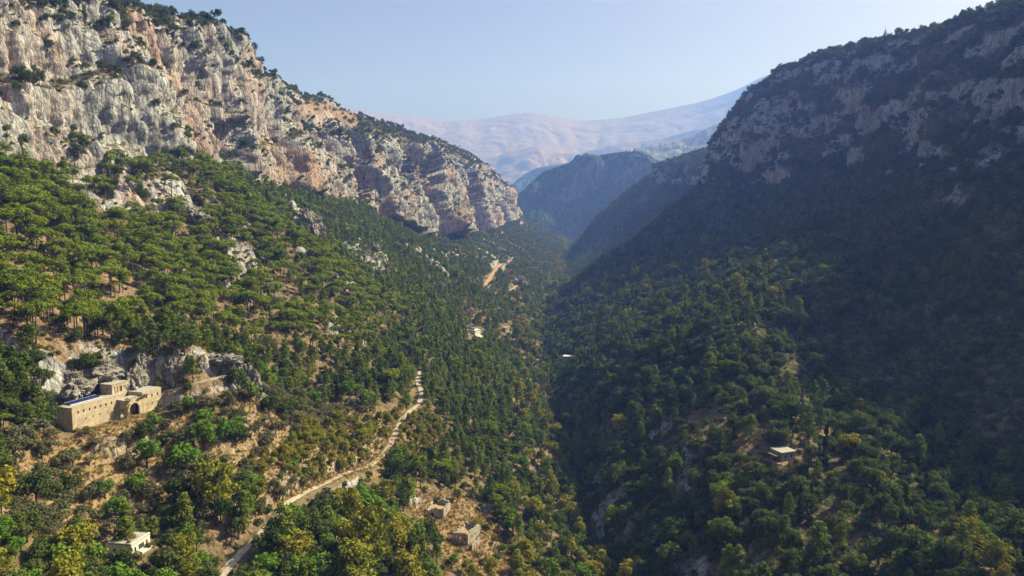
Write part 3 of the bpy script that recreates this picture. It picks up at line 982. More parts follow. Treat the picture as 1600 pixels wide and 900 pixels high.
def crown_shape(kind, r):
    cl = []
    if kind == 'umbrella':
        R_ = 3.9
        for i in range(24):
            a = r.uniform(0, 6.283); q = R_ * math.sqrt(r.uniform(0, 1)) * (0.9 + 0.2 * math.sin(a * 2 + r.uniform(0, 1)))
            cl.append(((q * math.cos(a), q * math.sin(a), 8.5 + 2.0 * (1 - (q / R_) ** 2) + r.uniform(-.5, .4)), (1.2 * r.uniform(.8, 1.2), 1.2 * r.uniform(.8, 1.2), 0.9)))
        return cl, 0.42, 52, 10.8
    if kind == 'pine':
        for i in range(40):
            t = r.uniform(0, 1) ** 0.85
            a = r.uniform(0, 6.283)
            pr = 2.9 * (1 - t) ** 0.7 * r.uniform(0.75, 1.15) + 0.25
            q = pr * r.uniform(0.45, 0.85)
            cl.append(((q * math.cos(a), q * math.sin(a), 2.4 + 8.3 * t + r.uniform(-.3, .3)), (0.55 + pr * 0.32, 0.55 + pr * 0.32, 0.62)))
        return cl, 0.46, 26, 11.3
    if kind in ('oak', 'bright'):
        lob = r.uniform(0.8, 1.2, 6)
        for i in range(30):
            d = r.normal(size=3); d /= np.linalg.norm(d)
            if d[2] < -0.5: d[2] *= -1
            w = 1 + 0.28 * math.sin(3 * math.atan2(d[1], d[0]) + lob[0] * 5) + 0.2 * (lob[1] - 1)
            q = r.uniform(0.55, 0.86) * w
            rr = r.uniform(0.85, 1.45)
            cl.append(((3.1 * d[0] * q, 3.1 * d[1] * q, 4.4 + 2.9 * d[2] * q), (rr, rr, rr * 0.85)))
        return cl, 0.5, 34, 7.7
    if kind == 'olive':
        for i in range(17):
            d = r.normal(size=3); d /= np.linalg.norm(d)
            if d[2] < -0.3: d[2] *= -1
            q = r.uniform(0.5, 1.0)
            rr = r.uniform(0.5, 0.9)
            cl.append(((2.0 * d[0] * q, 2.0 * d[1] * q, 2.9 + 1.3 * d[2] * q), (rr, rr, rr * 0.8)))
        return cl, 0.34, 34, 4.6
    if kind == 'plane':
        for i in range(44):
            d = r.normal(size=3); d /= np.linalg.norm(d)
            if d[2] < -0.6: d[2] *= -1
            q = r.uniform(0.5, 0.88) * (1 + 0.2 * math.sin(2 * math.atan2(d[1], d[0]) + i * 0))
            rr = r.uniform(1.0, 1.9)
            cl.append(((4.4 * d[0] * q, 4.4 * d[1] * q, 8.0 + 5.2 * d[2] * q), (rr, rr, rr * 0.85)))
        return cl, 0.62, 36, 14.0
    if kind == 'cypress':
        for i in range(34):
            t = r.uniform(0, 1)
            pr = 0.95 * (1 - t) ** 0.6 * min(1, 0.5 + t * 3)
            a = r.uniform(0, 6.283)
            cl.append(((pr * .55 * math.cos(a), pr * .55 * math.sin(a), 0.8 + 10.0 * t), (0.25 + pr * .5, 0.25 + pr * .5, 0.75)))
        return cl, 0.34, 24, 11.3
    if kind == 'shrub':
        for i in range(10):
            d = r.normal(size=3); d /= np.linalg.norm(d); d[2] = abs(d[2])
            q = r.uniform(0.3, 0.9)
            rr = r.uniform(0.4, 0.75)
            cl.append(((1.2 * d[0] * q, 1.2 * d[1] * q, 0.35 + 0.95 * d[2] * q), (rr, rr, rr * 0.85)))
        return cl, 0.34, 22, 1.9

def trunk_mb(kind, r):
    m = MB()
    def limb(p, q, r0, r1, n=5):
        p = np.array(p); q = np.array(q)
        mid = (p + q) / 2 + r.normal(size=3) * 0.08 * np.linalg.norm(q - p)
        m.tube([p, mid, q], [r0, (r0 + r1) / 2, r1], n)
    if kind == 'umbrella':
        top = (r.uniform(-.5, .5), r.uniform(-.5, .5), 8.0)
        m.tube([(0, 0, -1.2), (top[0] * .2, top[1] * .4, 3), (top[0] * .7, top[1] * .6, 6), top], [.30, .22, .18, .14], 7)
        for a in np.linspace(0, 6.28, 7)[:-1]:
            limb(top, (2.4 * math.cos(a + .3), 2.4 * math.sin(a + .3), 9.0), .11, .04)
    elif kind == 'pine':
        m.tube([(0, 0, -1.2), (.1, 0, 3), (.05, .1, 7), (0, 0, 10.6)], [.26, .2, .13, .03], 7)
        for i in range(8):
            a = i * 2.4; h = 2.6 + i * 0.9
            limb((.06, .05, h), (1.9 * (1 - i / 10) * math.cos(a), 1.9 * (1 - i / 10) * math.sin(a), h + .5), .07, .02, 4)
    elif kind in ('oak', 'bright'):
        m.tube([(0, 0, -1.0), (.05, .1, 1.2), (0, .05, 3.0)], [.32, .25, .2], 7)
        for i in range(5):
            a = i * 1.3 + r.uniform(0, .4)
            limb((0, .05, 2.2 + .15 * i), (1.9 * math.cos(a), 1.9 * math.sin(a), 4.6 + .3 * i), .13, .04)
    elif kind == 'olive':
        m.tube([(0, 0, -0.8), (.1, .05, 0.8), (.0, .1, 1.5)], [.28, .22, .18], 7)
        for i in range(4):
            a = i * 1.57 + r.uniform(0, .5)
            limb((0, .1, 1.3), (1.2 * math.cos(a), 1.2 * math.sin(a), 2.9), .11, .03)
    elif kind == 'plane':
        m.tube([(0, 0, -1.2), (.1, .1, 2.5), (0, .1, 6.0), (.1, 0, 11)], [.45, .36, .28, .06], 8)
        for i in range(7):
            a = i * 1.9; h = 3.2 + i * .9
            limb((0, .1, h), (2.9 * math.cos(a), 2.9 * math.sin(a), h + 2.3), .16, .04)
    elif kind == 'cypress':
        m.tube([(0, 0, -0.8), (0, 0, 5), (0, 0, 10.5)], [.18, .12, .02], 6)
    else:
        for i in range(4):
            a = i * 1.57
            limb((0, 0, -0.4), (.6 * math.cos(a), .6 * math.sin(a), .8), .05, .02, 4)
    return m

MATK = {'umbrella': 'umbrella', 'pine': 'pine', 'oak': 'oak', 'olive': 'olive', 'plane': 'plane', 'bright': 'bright', 'cypress': 'cypress', 'shrub': 'shrub'}
NAMEK = {'umbrella': 'umbrella_pine', 'pine': 'pine_tree', 'oak': 'oak_tree', 'olive': 'olive_tree', 'plane': 'plane_tree', 'bright': 'walnut_tree', 'cypress': 'cypress_tree', 'shrub': 'shrub'}
PROTO = {}      # kind -> list of (trunk mesh, crown mesh)
COLL = {}       # (kind, lod) -> collection of joined trees for the far-off mass
HK = {}

def quads_mesh(name, v, mat):
    q = np.arange(len(v), dtype=np.int32).reshape(-1, 4)
    return np_mesh(name, v, q, mat, smooth=False)

def joined(name, v, tm, mat):
    me = bpy.data.meshes.new(name)
    tv = np.array(tm.v); nv = len(v)
    vs = np.concatenate([v, tv]) if len(tv) else v
    faces = [tuple(range(i, i + 4)) for i in range(0, nv, 4)] + [tuple(k + nv for k in f) for f in tm.f]
    me.from_pydata(vs.tolist(), [], faces)
    me.materials.append(mat); me.materials.append(M['bark'])
    mi = np.zeros(len(faces), np.int32); mi[nv // 4:] = 1
    me.polygons.foreach_set('material_index', mi)
    me.update()
    return me

for kind in MATK:
    PROTO[kind] = []
    for lod in (0, 1):
        COLL[(kind, lod)] = bpy.data.collections.new('%s_mass_%d' % (kind, lod))
    for var in range(4):
        r = np.random.default_rng(100 + var * 17 + len(PROTO) * 331)
        cl, ls, per, h = crown_shape(kind, r)
        HK[kind] = h
        v = clump_leaves(cl, int(per * 1.25), ls, r)
        tm = trunk_mb(kind, r)
        PROTO[kind].append((tm.mesh('trunk', M['bark']), quads_mesh('crown', v, M[MATK[kind]])))
        COLL[(kind, 0)].objects.link(bpy.data.objects.new('%s_%d' % (kind, var), joined(kind, v, tm, M[MATK[kind]])))
        v2 = clump_leaves(cl, max(5, per // 4), ls * 2.0, r)
        tm2 = MB()
        if kind in ('umbrella', 'pine', 'plane'):
            tm2.tube([(0, 0, -1), (0, 0, h * 0.75)], [.25, .12], 4)
        COLL[(kind, 1)].objects.link(bpy.data.objects.new('%s_far_%d' % (kind, var), joined(kind + '_far', v2, tm2, M[MATK[kind]])))
# dry grass tufts
COLL[('straw', 0)] = bpy.data.collections.new('straw_mass')
HK['straw'] = 0.7
for var in range(3):
    r = np.random.default_rng(900 + var)
    n = 46
    a = r.uniform(0, 6.283, n); q = r.uniform(0, .55, n)
    base = np.stack([q * np.cos(a), q * np.sin(a), 0 * a - .1], 1)
    tip = base + np.stack([.35 * np.cos(a) * r.uniform(0, 1, n), .35 * np.sin(a) * r.uniform(0, 1, n), r.uniform(.35, .8, n)], 1)
    w = np.stack([-np.sin(a), np.cos(a), 0 * a], 1) * .07
    v = np.stack([base - w, base + w, tip + w * .5, tip - w * .5], 1).reshape(-1, 3)
    COLL[('straw', 0)].objects.link(bpy.data.objects.new('straw_%d' % var, joined('straw', v, MB(), M['straw'])))

# ------------------------------------------------------------------ where trees stand
class Cloud:
    pass

def scatter(P, A, N, fields, dens, seed, cell):
    """pick random grid cells so that on average dens trees stand on each square metre of plan"""
    r = np.random.default_rng(seed)
    plan = A * np.clip(N[..., 2], 0.15, 1)
    pick = r.uniform(size=A.shape) < dens * plan
    i, j = np.nonzero(pick)
    ok = (i < P.shape[0] - 1) & (j < P.shape[1] - 1)
    i, j = i[ok], j[ok]
    a = r.uniform(size=(len(i), 1)); b = r.uniform(size=(len(i), 1))
    p = P[i, j] * (1 - a) * (1 - b) + P[i + 1, j] * a * (1 - b) + P[i, j + 1] * (1 - a) * b + P[i + 1, j + 1] * a * b
    # thin out: one per cell
    perm = r.permutation(len(p))
    p, i, j = p[perm], i[perm], j[perm]
    key = (np.floor(p[:, 0] / cell).astype(np.int64) * 100003 + np.floor(p[:, 1] / cell).astype(np.int64)) * 1009 + np.floor(p[:, 2] / (cell * 1.5)).astype(np.int64)
    _, first = np.unique(key, return_index=True)
    return p[first], i[first], j[first]

# depth picture of the bare ground, to know which trees the photograph can show
ZW, ZH = 400, 225
zb = np.full((ZH, ZW), 1e9)
for P in (LP, RP):
    u, v, d = proj(P.reshape(-1, 3))
    ok = (d > 20) & (u > 0) & (u < 1600) & (v > 0) & (v < 900)
    np.minimum.at(zb, ((v[ok] / 4).astype(int), (u[ok] / 4).astype(int)), d[ok])
z2 = zb.copy()

def visible(p, h):
    q = p.copy(); q[:, 2] += h * 0.7
    u, v, d = proj(q)
    inside = (u > -5) & (u < 1605) & (v > -5) & (v < 905) & (d > 20)
    ui = np.clip((u / 4).astype(int), 0, ZW - 1); vi = np.clip((v / 4).astype(int), 0, ZH - 1)
    return inside & (d < z2[vi, ui] * 1.03 + 6), u, v, d

# keep the view of buildings and tracks open: no crowns in front of them
KEEP = [(150, 636, 62, 20, 232), (225, 622, 36, 20, 236), (310, 600, 50, 8, 246), (205, 850, 36, 11, 178), (226, 846, 16, 13, 182), (681, 792, 30, 20, 290), (733, 835, 38, 24, 272), (1223, 708, 24, 14, 284), (742, 519, 12, 10, 780), (790, 512, 9, 8, 900), (890, 559, 9, 5, 900),
        (340, 578, 16, 10, 250)]
def blocked(p, h, rad, roads_only=False):
    q = p.copy(); q[:, 2] += h * 0.6
    u, v, d = proj(q)
    s = F_PX / d
    rpx = rad * s; hpx = h * 0.5 * s
    bad = np.zeros(len(p), bool)
    for bu, bv, bw, bh, bd in ([] if roads_only else KEEP):
        bad |= (np.abs(u - bu) < bw + rpx * 0.75) & (np.abs(v - bv) < bh + hpx * 0.75) & (d < bd + 4)
    for line, half, pix in ROADS:
        ds, _, _, _, _ = seg_dist(p[:, 0], p[:, 1], line[::3])
        bad |= ds < half + rad * 0.55
        lu, lv, ld = proj(line[::2])
        for k in range(len(lu)):
            bad |= (np.hypot((u - lu[k]) / (rpx * 0.7 + 1.5), (v - lv[k]) / (hpx * 0.85 + 1.5)) < 1) & (d < ld[k] + 1) & (d > ld[k] - 60)
    return bad

TREES = {k: [] for k in list(MATK) + ['straw']}     # kind -> list of (pos, scale, zone)
def put(kind, p, scale, zone):
    h = HK[kind] * np.mean(scale)
    rad = {'umbrella': 3.9, 'pine': 2.6, 'oak': 3.4, 'bright': 3.4, 'olive': 2.2, 'plane': 4.8, 'cypress': 1.0, 'shrub': 1.3, 'straw': .5}[kind] * np.mean(scale)
    if kind not in ('straw',) and len(p):
        keep = ~blocked(p, h, rad, kind == 'shrub')
        p = p[keep]; scale = scale[keep]
    TREES[kind].append((p, scale, np.full(len(p), zone)))

def scatter_zone(side, mask, dens, cell, seed, mix, lo, hi):
    """mix: list of (kind, share, zone label index)"""
    P, A, N = (LP, LA_, LN_) if side == 'L' else (RP, RA_, RN_)
    p, i, j = scatter(P, A, N, None, dens * mask, seed, cell)
    u, v, d = proj(p)
    ok = (u > -260) & (u < 1860) & (v > -140) & (v < 1120) & (d > 60)
    p = p[ok]
    r = np.random.default_rng(seed + 1)
    c = r.uniform(size=len(p)); acc = 0
    for kind, share, zone in mix:
        m = (c >= acc) & (c < acc + share)
        acc += share
        n = int(m.sum())
        s = r.uniform(lo, hi, n) * (1 + 0.18 * r.normal(size=n)).clip(0.6, 1.4)
        q = p[m].copy(); q[:, 2] -= 0.25
        put(kind, q, s, zone)

# ------------------------------------------------------------------ zones (0..13) and what grows there
X_, Y_ = LP[..., 0], LP[..., 1]
lp_n = pn(X_ / 30, Y_ / 30, 40.0) + 0.5 * pn(X_ / 11, Y_ / 11, 41.0)
patch = sst(lp_n, -0.55, 0.25)
slope = (LV < 0.985)
nzL = LN_[..., 2]
notrock = 1 - 0.92 * sst(LROCK, 0.35, 0.7)
umb = inpoly(LU, LVp, [(-400, 150), (190, 195), (330, 250), (430, 320), (640, 500), (560, 560), (420, 545), (300, 525), (-400, 575)]) & slope & (Y_ < 520) & (LV > 0.42)
low = inpoly(LU, LVp, [(-400, 790), (-10, 775), (60, 852), (140, 866), (250, 868), (325, 850), (350, 800), (385, 765), (430, 790), (480, 770), (560, 742), (620, 724), (662, 740), (640, 800), (690, 868), (700, 1400), (-400, 1400)]) & slope & (Y_ < 420)
lowA = low & (LU < 335)
low = low & ~lowA
clear = inpoly(LU, LVp, [(640, 775), (700, 765), (755, 788), (800, 850), (840, 900), (840, 1400), (760, 1400), (690, 868), (640, 800)]) & slope & (Y_ < 420) & ~low & ~lowA
yel = inpoly(LU, LVp, [(400, 720), (500, 670), (600, 650), (640, 645), (700, 660), (690, 720), (600, 735), (470, 765), (400, 790)]) & slope & (Y_ < 470) & ~low & ~lowA
ol = (LOL > 0.4) & ~low & ~lowA & ~yel
str_ = (LV < 0.13) & (Y_ > 140)
band = (LBAND > 0.25)
nearmon = np.exp(-((X_ + 128) ** 2 + (Y_ - 217) ** 2) / (2 * 15.0 ** 2))
rest = slope & ~umb & ~low & ~lowA & ~clear & ~yel & ~ol & ~str_
gap = inpoly(LU, LVp, [(700, 440), (830, 430), (840, 520), (770, 545), (720, 540)]) & (Y_ > 500)
f = lambda m, w=1.0: m.astype(np.float32) * w

upperpatch = 0.45 + 0.55 * patch
scatter_zone('L', f(umb) * notrock * (0.35 + 0.65 * sst(lp_n, -0.4, 0.3)) * (1 - 0.35 * sst(LVp, 430, 540)), 0.075, 3.5, 11, [('umbrella', .76, 0), ('oak', .10, 0), ('pine', .14, 0)], .80, 1.12)
scatter_zone('L', f(umb) * 1.0, 0.035, 1.8, 12, [('shrub', 1.0, 0)], .5, 1.25)
scatter_zone('L', f(rest & (Y_ < 900)) * notrock * upperpatch * (1 - .5 * f(gap)) * (1 - .9 * f(band)), 0.085, 3.0, 13, [('pine', .60, 1), ('oak', .28, 1), ('umbrella', .06, 1), ('bright', .035, 1), ('cypress', .025, 1)], .62, 1.0)
scatter_zone('L', f(rest & (Y_ < 900)) * 1.0, 0.045, 1.8, 14, [('shrub', .93, 1), ('plane', .0, 1)], .6, 1.5)
scatter_zone('L', f(rest & (Y_ >= 900)) * notrock * (.5 + .5 * patch) * (1 - .4 * f(gap)), 0.050, 4.2, 15, [('oak', .62, 13), ('pine', .30, 13), ('bright', .05, 13), ('plane', .03, 13)], .6, 1.0)
scatter_zone('L', f(rest & (Y_ >= 900)), 0.02, 3, 16, [('shrub', 1, 13)], .9, 1.9)
scatter_zone('L', f(ol) * (1 - .9 * nearmon), 0.11, 2.9, 17, [('olive', .90, 2), ('oak', .06, 2), ('bright', .03, 2), ('plane', .0, 2)], .85, 1.22)
scatter_zone('L', f(ol), 0.035, 1.2, 18, [('shrub', 1, 2)], .25, .8)
scatter_zone('L', f(ol | clear | yel), 0.8, .4, 19, [('straw', 1, 2)], .6, 1.4)
scatter_zone('L', f(low), 0.05, 3.9, 20, [('oak', .52, 3), ('bright', .20, 3), ('plane', .09, 3), ('pine', .19, 3)], .85, 1.3)
scatter_zone('L', f(lowA), 0.09, 3.0, 40, [('oak', .72, 3), ('bright', .22, 3), ('plane', .06, 3)], .62, 1.05)
scatter_zone('L', f(low | lowA), 0.05, 1.8, 21, [('shrub', 1, 3)], .7, 1.6)
scatter_zone('L', f(clear), 0.010, 3.5, 22, [('plane', .35, 4), ('oak', .4, 4), ('cypress', .08, 4), ('bright', .17, 4)], .35, .7)
scatter_zone('L', f(clear), 0.03, 1.4, 23, [('shrub', .8, 4), ('plane', .0, 4)], .4, 1.2)
scatter_zone('L', f(yel), 0.20, 1.4, 24, [('plane', .50, 12), ('bright', .16, 12), ('olive', .14, 12), ('oak', .20, 12)], .18, .45)
scatter_zone('L', f(str_) * (.4 + .6 * patch), 0.055, 3.6, 25, [('plane', .13, 5), ('oak', .50, 5), ('bright', .17, 5), ('pine', .20, 5)], .6, 1.05)
scatter_zone('L', f(LCM > .5) * (1.0 * sst(nzL, .42, .62) + 0.10), 0.11, 1.8, 26, [('shrub', .85, 6), ('oak', .15, 6)], .40, 1.0)
scatter_zone('L', f(LV >= 1.76) * (Y_ < 2300) * (1 - .85 * sst(LST, .3, .5)), 0.15, 1.7, 27, [('shrub', .78, 7), ('oak', .22, 7)], .5, 1.05)
scatter_zone('L', f(band), 0.09, 1.8, 28, [('shrub', .72, 8), ('oak', .28, 8)], .45, 1.0)

leftrock = inpoly(LU, LVp, [(-60, 545), (60, 555), (98, 590), (92, 650), (40, 680), (-60, 690)]) & slope & (Y_ < 300)
scatter_zone('L', f(leftrock), 0.06, 3.2, 41, [('oak', 1.0, 8)], .55, 1.0)

XR, YR = RP[..., 0], RP[..., 1]
rn = pn(XR / 34, YR / 34, 50.0) + 0.5 * pn(XR / 12, YR / 12, 51.0)
rpatch = sst(rn, -0.5, 0.3)
notrockR = 1 - 0.85 * sst(RROCK, 0.45, 0.8)
lowR = (RV < 3.0) & (YR < 900)
upR = (RV >= 3.0) & (RV < 4.7) & (YR < 900)
farR = (RV < 4.7) & (YR >= 900)
clR = (RV >= 4.7) & (RV < 6.1)
topR = (RV >= 6.1)
nzR = RN_[..., 2]
benchR = inpoly(RU, RVp, [(1080, 640), (1290, 620), (1320, 690), (1240, 740), (1180, 720), (1060, 700)]) & (YR < 420)
strR = (RV < 0.35)
scatter_zone('R', f(lowR & ~strR) * notrockR * (.18 + .82 * rpatch) * (1 - .55 * f(benchR)), 0.070, 3.6, 31, [('oak', .775, 9), ('pine', .14, 9), ('bright', .04, 9), ('plane', .006, 9), ('cypress', .035, 9)], .50, 1.32)
scatter_zone('R', f(lowR) , 0.05, 1.8, 32, [('shrub', 1, 9)], .6, 1.5)
scatter_zone('R', f(strR & (YR > 140) & (YR < 1300)), 0.035, 4.4, 33, [('oak', .7, 5), ('plane', .04, 5), ('pine', .26, 5)], .7, 1.15)
scatter_zone('R', f(upR) * notrockR * (.25 + .75 * sst(rn, -.2, .4)), 0.05, 3.6, 34, [('oak', .80, 10), ('pine', .16, 10), ('bright', .04, 10)], .5, .95)
scatter_zone('R', f(upR), 0.12, 1.7, 35, [('shrub', 1, 10)], .7, 1.7)
scatter_zone('R', f(farR) * (.3 + .7 * rpatch), 0.045, 4.2, 36, [('oak', .84, 10), ('pine', .16, 10)], .6, 1.0)
scatter_zone('R', f(farR), 0.02, 3.0, 37, [('shrub', 1, 10)], .9, 2.0)
scatter_zone('R', f(clR & (YR < 2300)) * (1.0 * sst(nzR, .30, .52) * (1 - .6 * sst(RROCK, .5, .8)) + .30 * (1 - .8 * sst(RROCK, .5, .8)) + .06), 0.13, 2.6, 38, [('shrub', .60, 11), ('oak', .40, 11)], .6, 1.15)
scatter_zone('R', f(topR & (YR < 2300)), 0.03, 3.6, 39, [('oak', .75, 11), ('shrub', .25, 11)], .55, 1.0)

# single trees that stand out in the photograph
SINGLE = [('bright', 318, 704, 1.35, 'large fresh green round tree below the monastery arch'), ('bright', 352, 692, 1.1, 'dark green round tree beside the large fresh green one'),
          ('bright', 240, 672, .8, 'round green tree touching the monastery terrace under the arch'), ('bright', 165, 778, .75, 'bright green bush tree among the olives'), ('bright', 182, 812, .95, 'fresh green tree on dry grass above the white house'),
          ('plane', 905, 672, .75, 'bright yellow tree at the shaded stream bend'), ('plane', 556, 880, 1.15, 'tall olive yellow plane tree beneath the dirt track'), ('plane', 618, 880, 1.2, 'tall golden yellow plane tree beside the two ruins'),
          ('plane', 905, 850, .95, 'golden green tree on the bank of the dark gorge'), ('plane', 930, 890, .9, 'yellow green tree at the lip of the dark gorge'),
          ('oak', 1540, 735, 1.5, 'large backlit grey green tree on the shaded slope'), ('oak', 1572, 770, 1.1, 'round backlit tree below the large grey green one'), ('plane', 1512, 862, .8, 'broad yellow green tree beside the farm terrace'),
          ('plane', 1160, 735, .3, 'small yellow bush beside the flat roofed house'), ('oak', 660, 888, .9, 'round dark tree between the golden plane and the ruins'), ('oak', 96, 790, .0, ''),
          ('plane', 250, 735, .3, 'small lime yellow bush among the olives'), ('plane', 245, 700, .26, 'lime yellow shrub under the monastery terrace')]

GROUPS = {
    'umbrella': ('green umbrella pine with bare trunk', 'umbrella pines'), 'pine': ('olive green shaggy pine', 'pines'), 'oak': ('dark green round oak', 'evergreen oaks'),
    'bright': ('fresh green leafy tree', 'fresh green trees'), 'olive': ('grey green olive tree', 'olive trees'), 'plane': ('yellowing autumn tree', 'autumn trees'),
    'cypress': ('slim dark cypress', 'cypresses'), 'shrub': ('low rounded shrub', 'shrubs')}
PLACE = {0: 'on the sunlit slope below the grey cliff', 1: 'in the dense forest beyond the dirt track', 2: 'on the dry terraces under the monastery', 3: 'in the thicket around the lower dirt track',
         4: 'in the dry clearing around the ruins', 5: 'along the stream bed in the gorge', 6: 'clinging to the sunlit cliff face', 7: 'on the plateau above the sunlit cliff', 8: 'on the rock band behind the monastery',
         9: 'on the shaded slope around the flat roofed house', 10: 'high on the shaded slope', 11: 'on the shaded cliff and its crest', 12: 'on the yellow grass above the dirt track', 13: 'on the hazy slope by the red track'}

ORD = ['nearest', 'second nearest', 'third nearest', 'fourth nearest', 'fifth nearest', 'sixth nearest']
KN = {'umbrella': 'umbrella pine', 'pine': 'shaggy pine', 'oak': 'dark oak', 'bright': 'fresh green tree', 'olive': 'olive tree', 'plane': 'yellowing tree', 'cypress': 'slim cypress', 'shrub': 'low shrub'}
def landmarks():
    lm = [(tuple(S_MAIN.world(S_MAIN.L / 2, 0)), 'long monastery wall'), (tuple(S_ARCH.world(-3, 0)), 'monastery arch'), (tuple(S_HOUSE.center()), 'white flat roofed house'), (tuple(S_RUIN1.center()), 'small uphill ruin'),
          (tuple(S_RUIN2.center()), 'windowed ruin'), (tuple(S_RIGHT.center()), 'square house with pale roof'), (tuple(monpath[-1][:2]), 'far end of the footpath')]
    for px, py, nm in ((742, 523, 'small white house with green trim'), (890, 563, 'low hut with pale slab roof'), (790, 517, 'pale stone hut'), (757, 447, 'lower end of the red track'), (656, 580, 'upper end of the dirt track'), (478, 362, 'grey crag under the cliff'),
                       (300, 345, 'broad pale rock among the umbrella pines'), (1062, 782, 'pale rock pinnacle'), (440, 793, 'shaded bend of the dirt track'), (655, 630, 'sharp bend of the dirt track'), (392, 368, 'rounded pale boulder above the forest'), (345, 440, 'flat grey rock between pine trunks'), (232, 548, 'sharp pale rock uphill of the monastery'), (690, 458, 'steep grey crag in the hazy forest'), (585, 390, 'dark crag under the cliff alcoves'),
                       (330, 780, 'pale stone heap at the grove edge'), (1300, 690, 'pale rock beside the house terraces'), (1050, 870, 'dark rock face of the gorge'), (880, 760, 'grey crag over the stream'), (820, 745, 'brown rock in the forest gap'), (52, 598, 'low rock half hidden near the monastery')):
        q = hit(px, py, 100)
        lm.append(((q[0], q[1]), nm))
    return lm
LM = landmarks()

def near_labels(kind, p, vis):
    out = {}
    for (x, y), nm in LM:
        d = np.hypot(p[:, 0] - x, p[:, 1] - y)
        d = np.where(vis, d, 1e9)
        for k, i in enumerate(np.argsort(d)[:6]):
            if d[i] < 50 and int(i) not in out:
                out[int(i)] = '%s %s to the %s' % (ORD[k], KN[kind], nm)
    return out

def add_tree(kind, p, s, rz, label, group, var):
    e = bpy.data.objects.new(NAMEK[kind], None)
    e.empty_display_size = 0.3
    C.objects.link(e)
    e.location = p; e.rotation_euler = (0, 0, rz); e.scale = s
    e['label'] = label; e['category'] = 'shrub' if kind == 'shrub' else 'tree'
    if group:
        e['group'] = group
    t, c = PROTO[kind][var]
    for nm, me in (('trunk', t), ('crown', c)):
        o = bpy.data.objects.new(nm, me)
        C.objects.link(o)
        o.parent = e
    return e

LIMIT = {'umbrella': 290, 'pine': 290, 'oak': 290, 'bright': 200, 'olive': 290, 'plane': 200, 'cypress': 110, 'shrub': 260}
rt = np.random.default_rng(77)
single_pos = []
for kind, px, py, s, lab in SINGLE:
    if not lab:
        continue
    p = hit(px, py, 90)
    single_pos.append((p[0], p[1], HK[kind] * s * 0.35))
    add_tree(kind, (p[0], p[1], p[2] - .3), (s, s, s), rt.uniform(0, 6.28), lab, None, int(rt.integers(4)))

MASS_NAME = {'umbrella': ('umbrella_pine_wood', 'green umbrella pines too distant or hidden to pick apart', 'pine wood'), 'pine': ('pine_wood', 'mass of olive green pines covering the sunlit slope', 'pine wood'),
             'oak': ('oak_wood', 'mass of dark evergreen oaks covering both valley sides', 'oak wood'), 'bright': ('broadleaf_wood', 'scattered fresh green trees within the valley woods', 'wood'),
             'olive': ('olive_grove', 'remaining grey green olives of the terraced grove', 'olive grove'), 'plane': ('autumn_wood', 'scattered yellowing trees within the valley woods', 'wood'),
             'cypress': ('cypress_wood', 'scattered slim dark cypresses within the valley woods', 'wood'), 'shrub': ('undergrowth', 'low green scrub between the trees and on ledges', 'scrub'), 'straw': ('dry_grass', 'golden dry grass tufts on the terraces and clearing', 'grass')}

def mass_nodes(coll):
    g = bpy.data.node_groups.new('stand_' + coll.name, 'GeometryNodeTree')
    g.interface.new_socket('Geometry', in_out='INPUT', socket_type='NodeSocketGeometry')
    g.interface.new_socket('Geometry', in_out='OUTPUT', socket_type='NodeSocketGeometry')
    n = g.nodes
    gi = n.new('NodeGroupInput'); go = n.new('NodeGroupOutput')
    iop = n.new('GeometryNodeInstanceOnPoints')
    ci = n.new('GeometryNodeCollectionInfo')
    ci.inputs['Collection'].default_value = coll
    ci.inputs['Separate Children'].default_value = True
    ci.inputs['Reset Children'].default_value = True
    def na(name, typ):
        a = n.new('GeometryNodeInputNamedAttribute'); a.data_type = typ
        a.inputs['Name'].default_value = name
        return a.outputs['Attribute']
    L = g.links.new
    L(gi.outputs[0], iop.inputs['Points'])
    L(ci.outputs[0], iop.inputs['Instance'])
    iop.inputs['Pick Instance'].default_value = True
    L(na('pick', 'INT'), iop.inputs['Instance Index'])
    L(na('rot', 'FLOAT_VECTOR'), iop.inputs['Rotation'])
    L(na('scl', 'FLOAT_VECTOR'), iop.inputs['Scale'])
    L(iop.outputs[0], go.inputs[0])
    return g

def add_mass(kind, p, s, far):
    nm, lab, cat = MASS_NAME[kind]
    me = bpy.data.meshes.new(nm)
    me.vertices.add(len(p))
    me.vertices.foreach_set('co', np.ascontiguousarray(p, np.float32).ravel())
    r = np.random.default_rng(len(p))
    rot = np.zeros((len(p), 3), np.float32); rot[:, 2] = r.uniform(0, 6.283, len(p)); rot[:, 0] = r.normal(size=len(p)) * .04; rot[:, 1] = r.normal(size=len(p)) * .04
    scl = np.stack([s * r.uniform(.85, 1.15, len(p)), s * r.uniform(.85, 1.15, len(p)), s * r.uniform(.8, 1.2, len(p))], 1).astype(np.float32)
    nv = 3 if kind == 'straw' else 4
    pick = r.integers(0, nv, len(p)) + (4 * far if kind != 'straw' else 0)
    a = me.attributes.new('pick', 'INT', 'POINT'); a.data.foreach_set('value', pick.astype(np.int32))
    a = me.attributes.new('rot', 'FLOAT_VECTOR', 'POINT'); a.data.foreach_set('vector', rot.ravel())
    a = me.attributes.new('scl', 'FLOAT_VECTOR', 'POINT'); a.data.foreach_set('vector', scl.ravel())
    o = link(nm, me)
    if kind != 'straw':
        for ob in list(COLL[(kind, 1)].objects):
            COLL[(kind, 0)].objects.link(ob)
    md = o.modifiers.new('stand', 'NODES')
    md.node_group = mass_nodes(COLL[(kind, 0)])
    tag(o, lab, cat, kind='stuff')

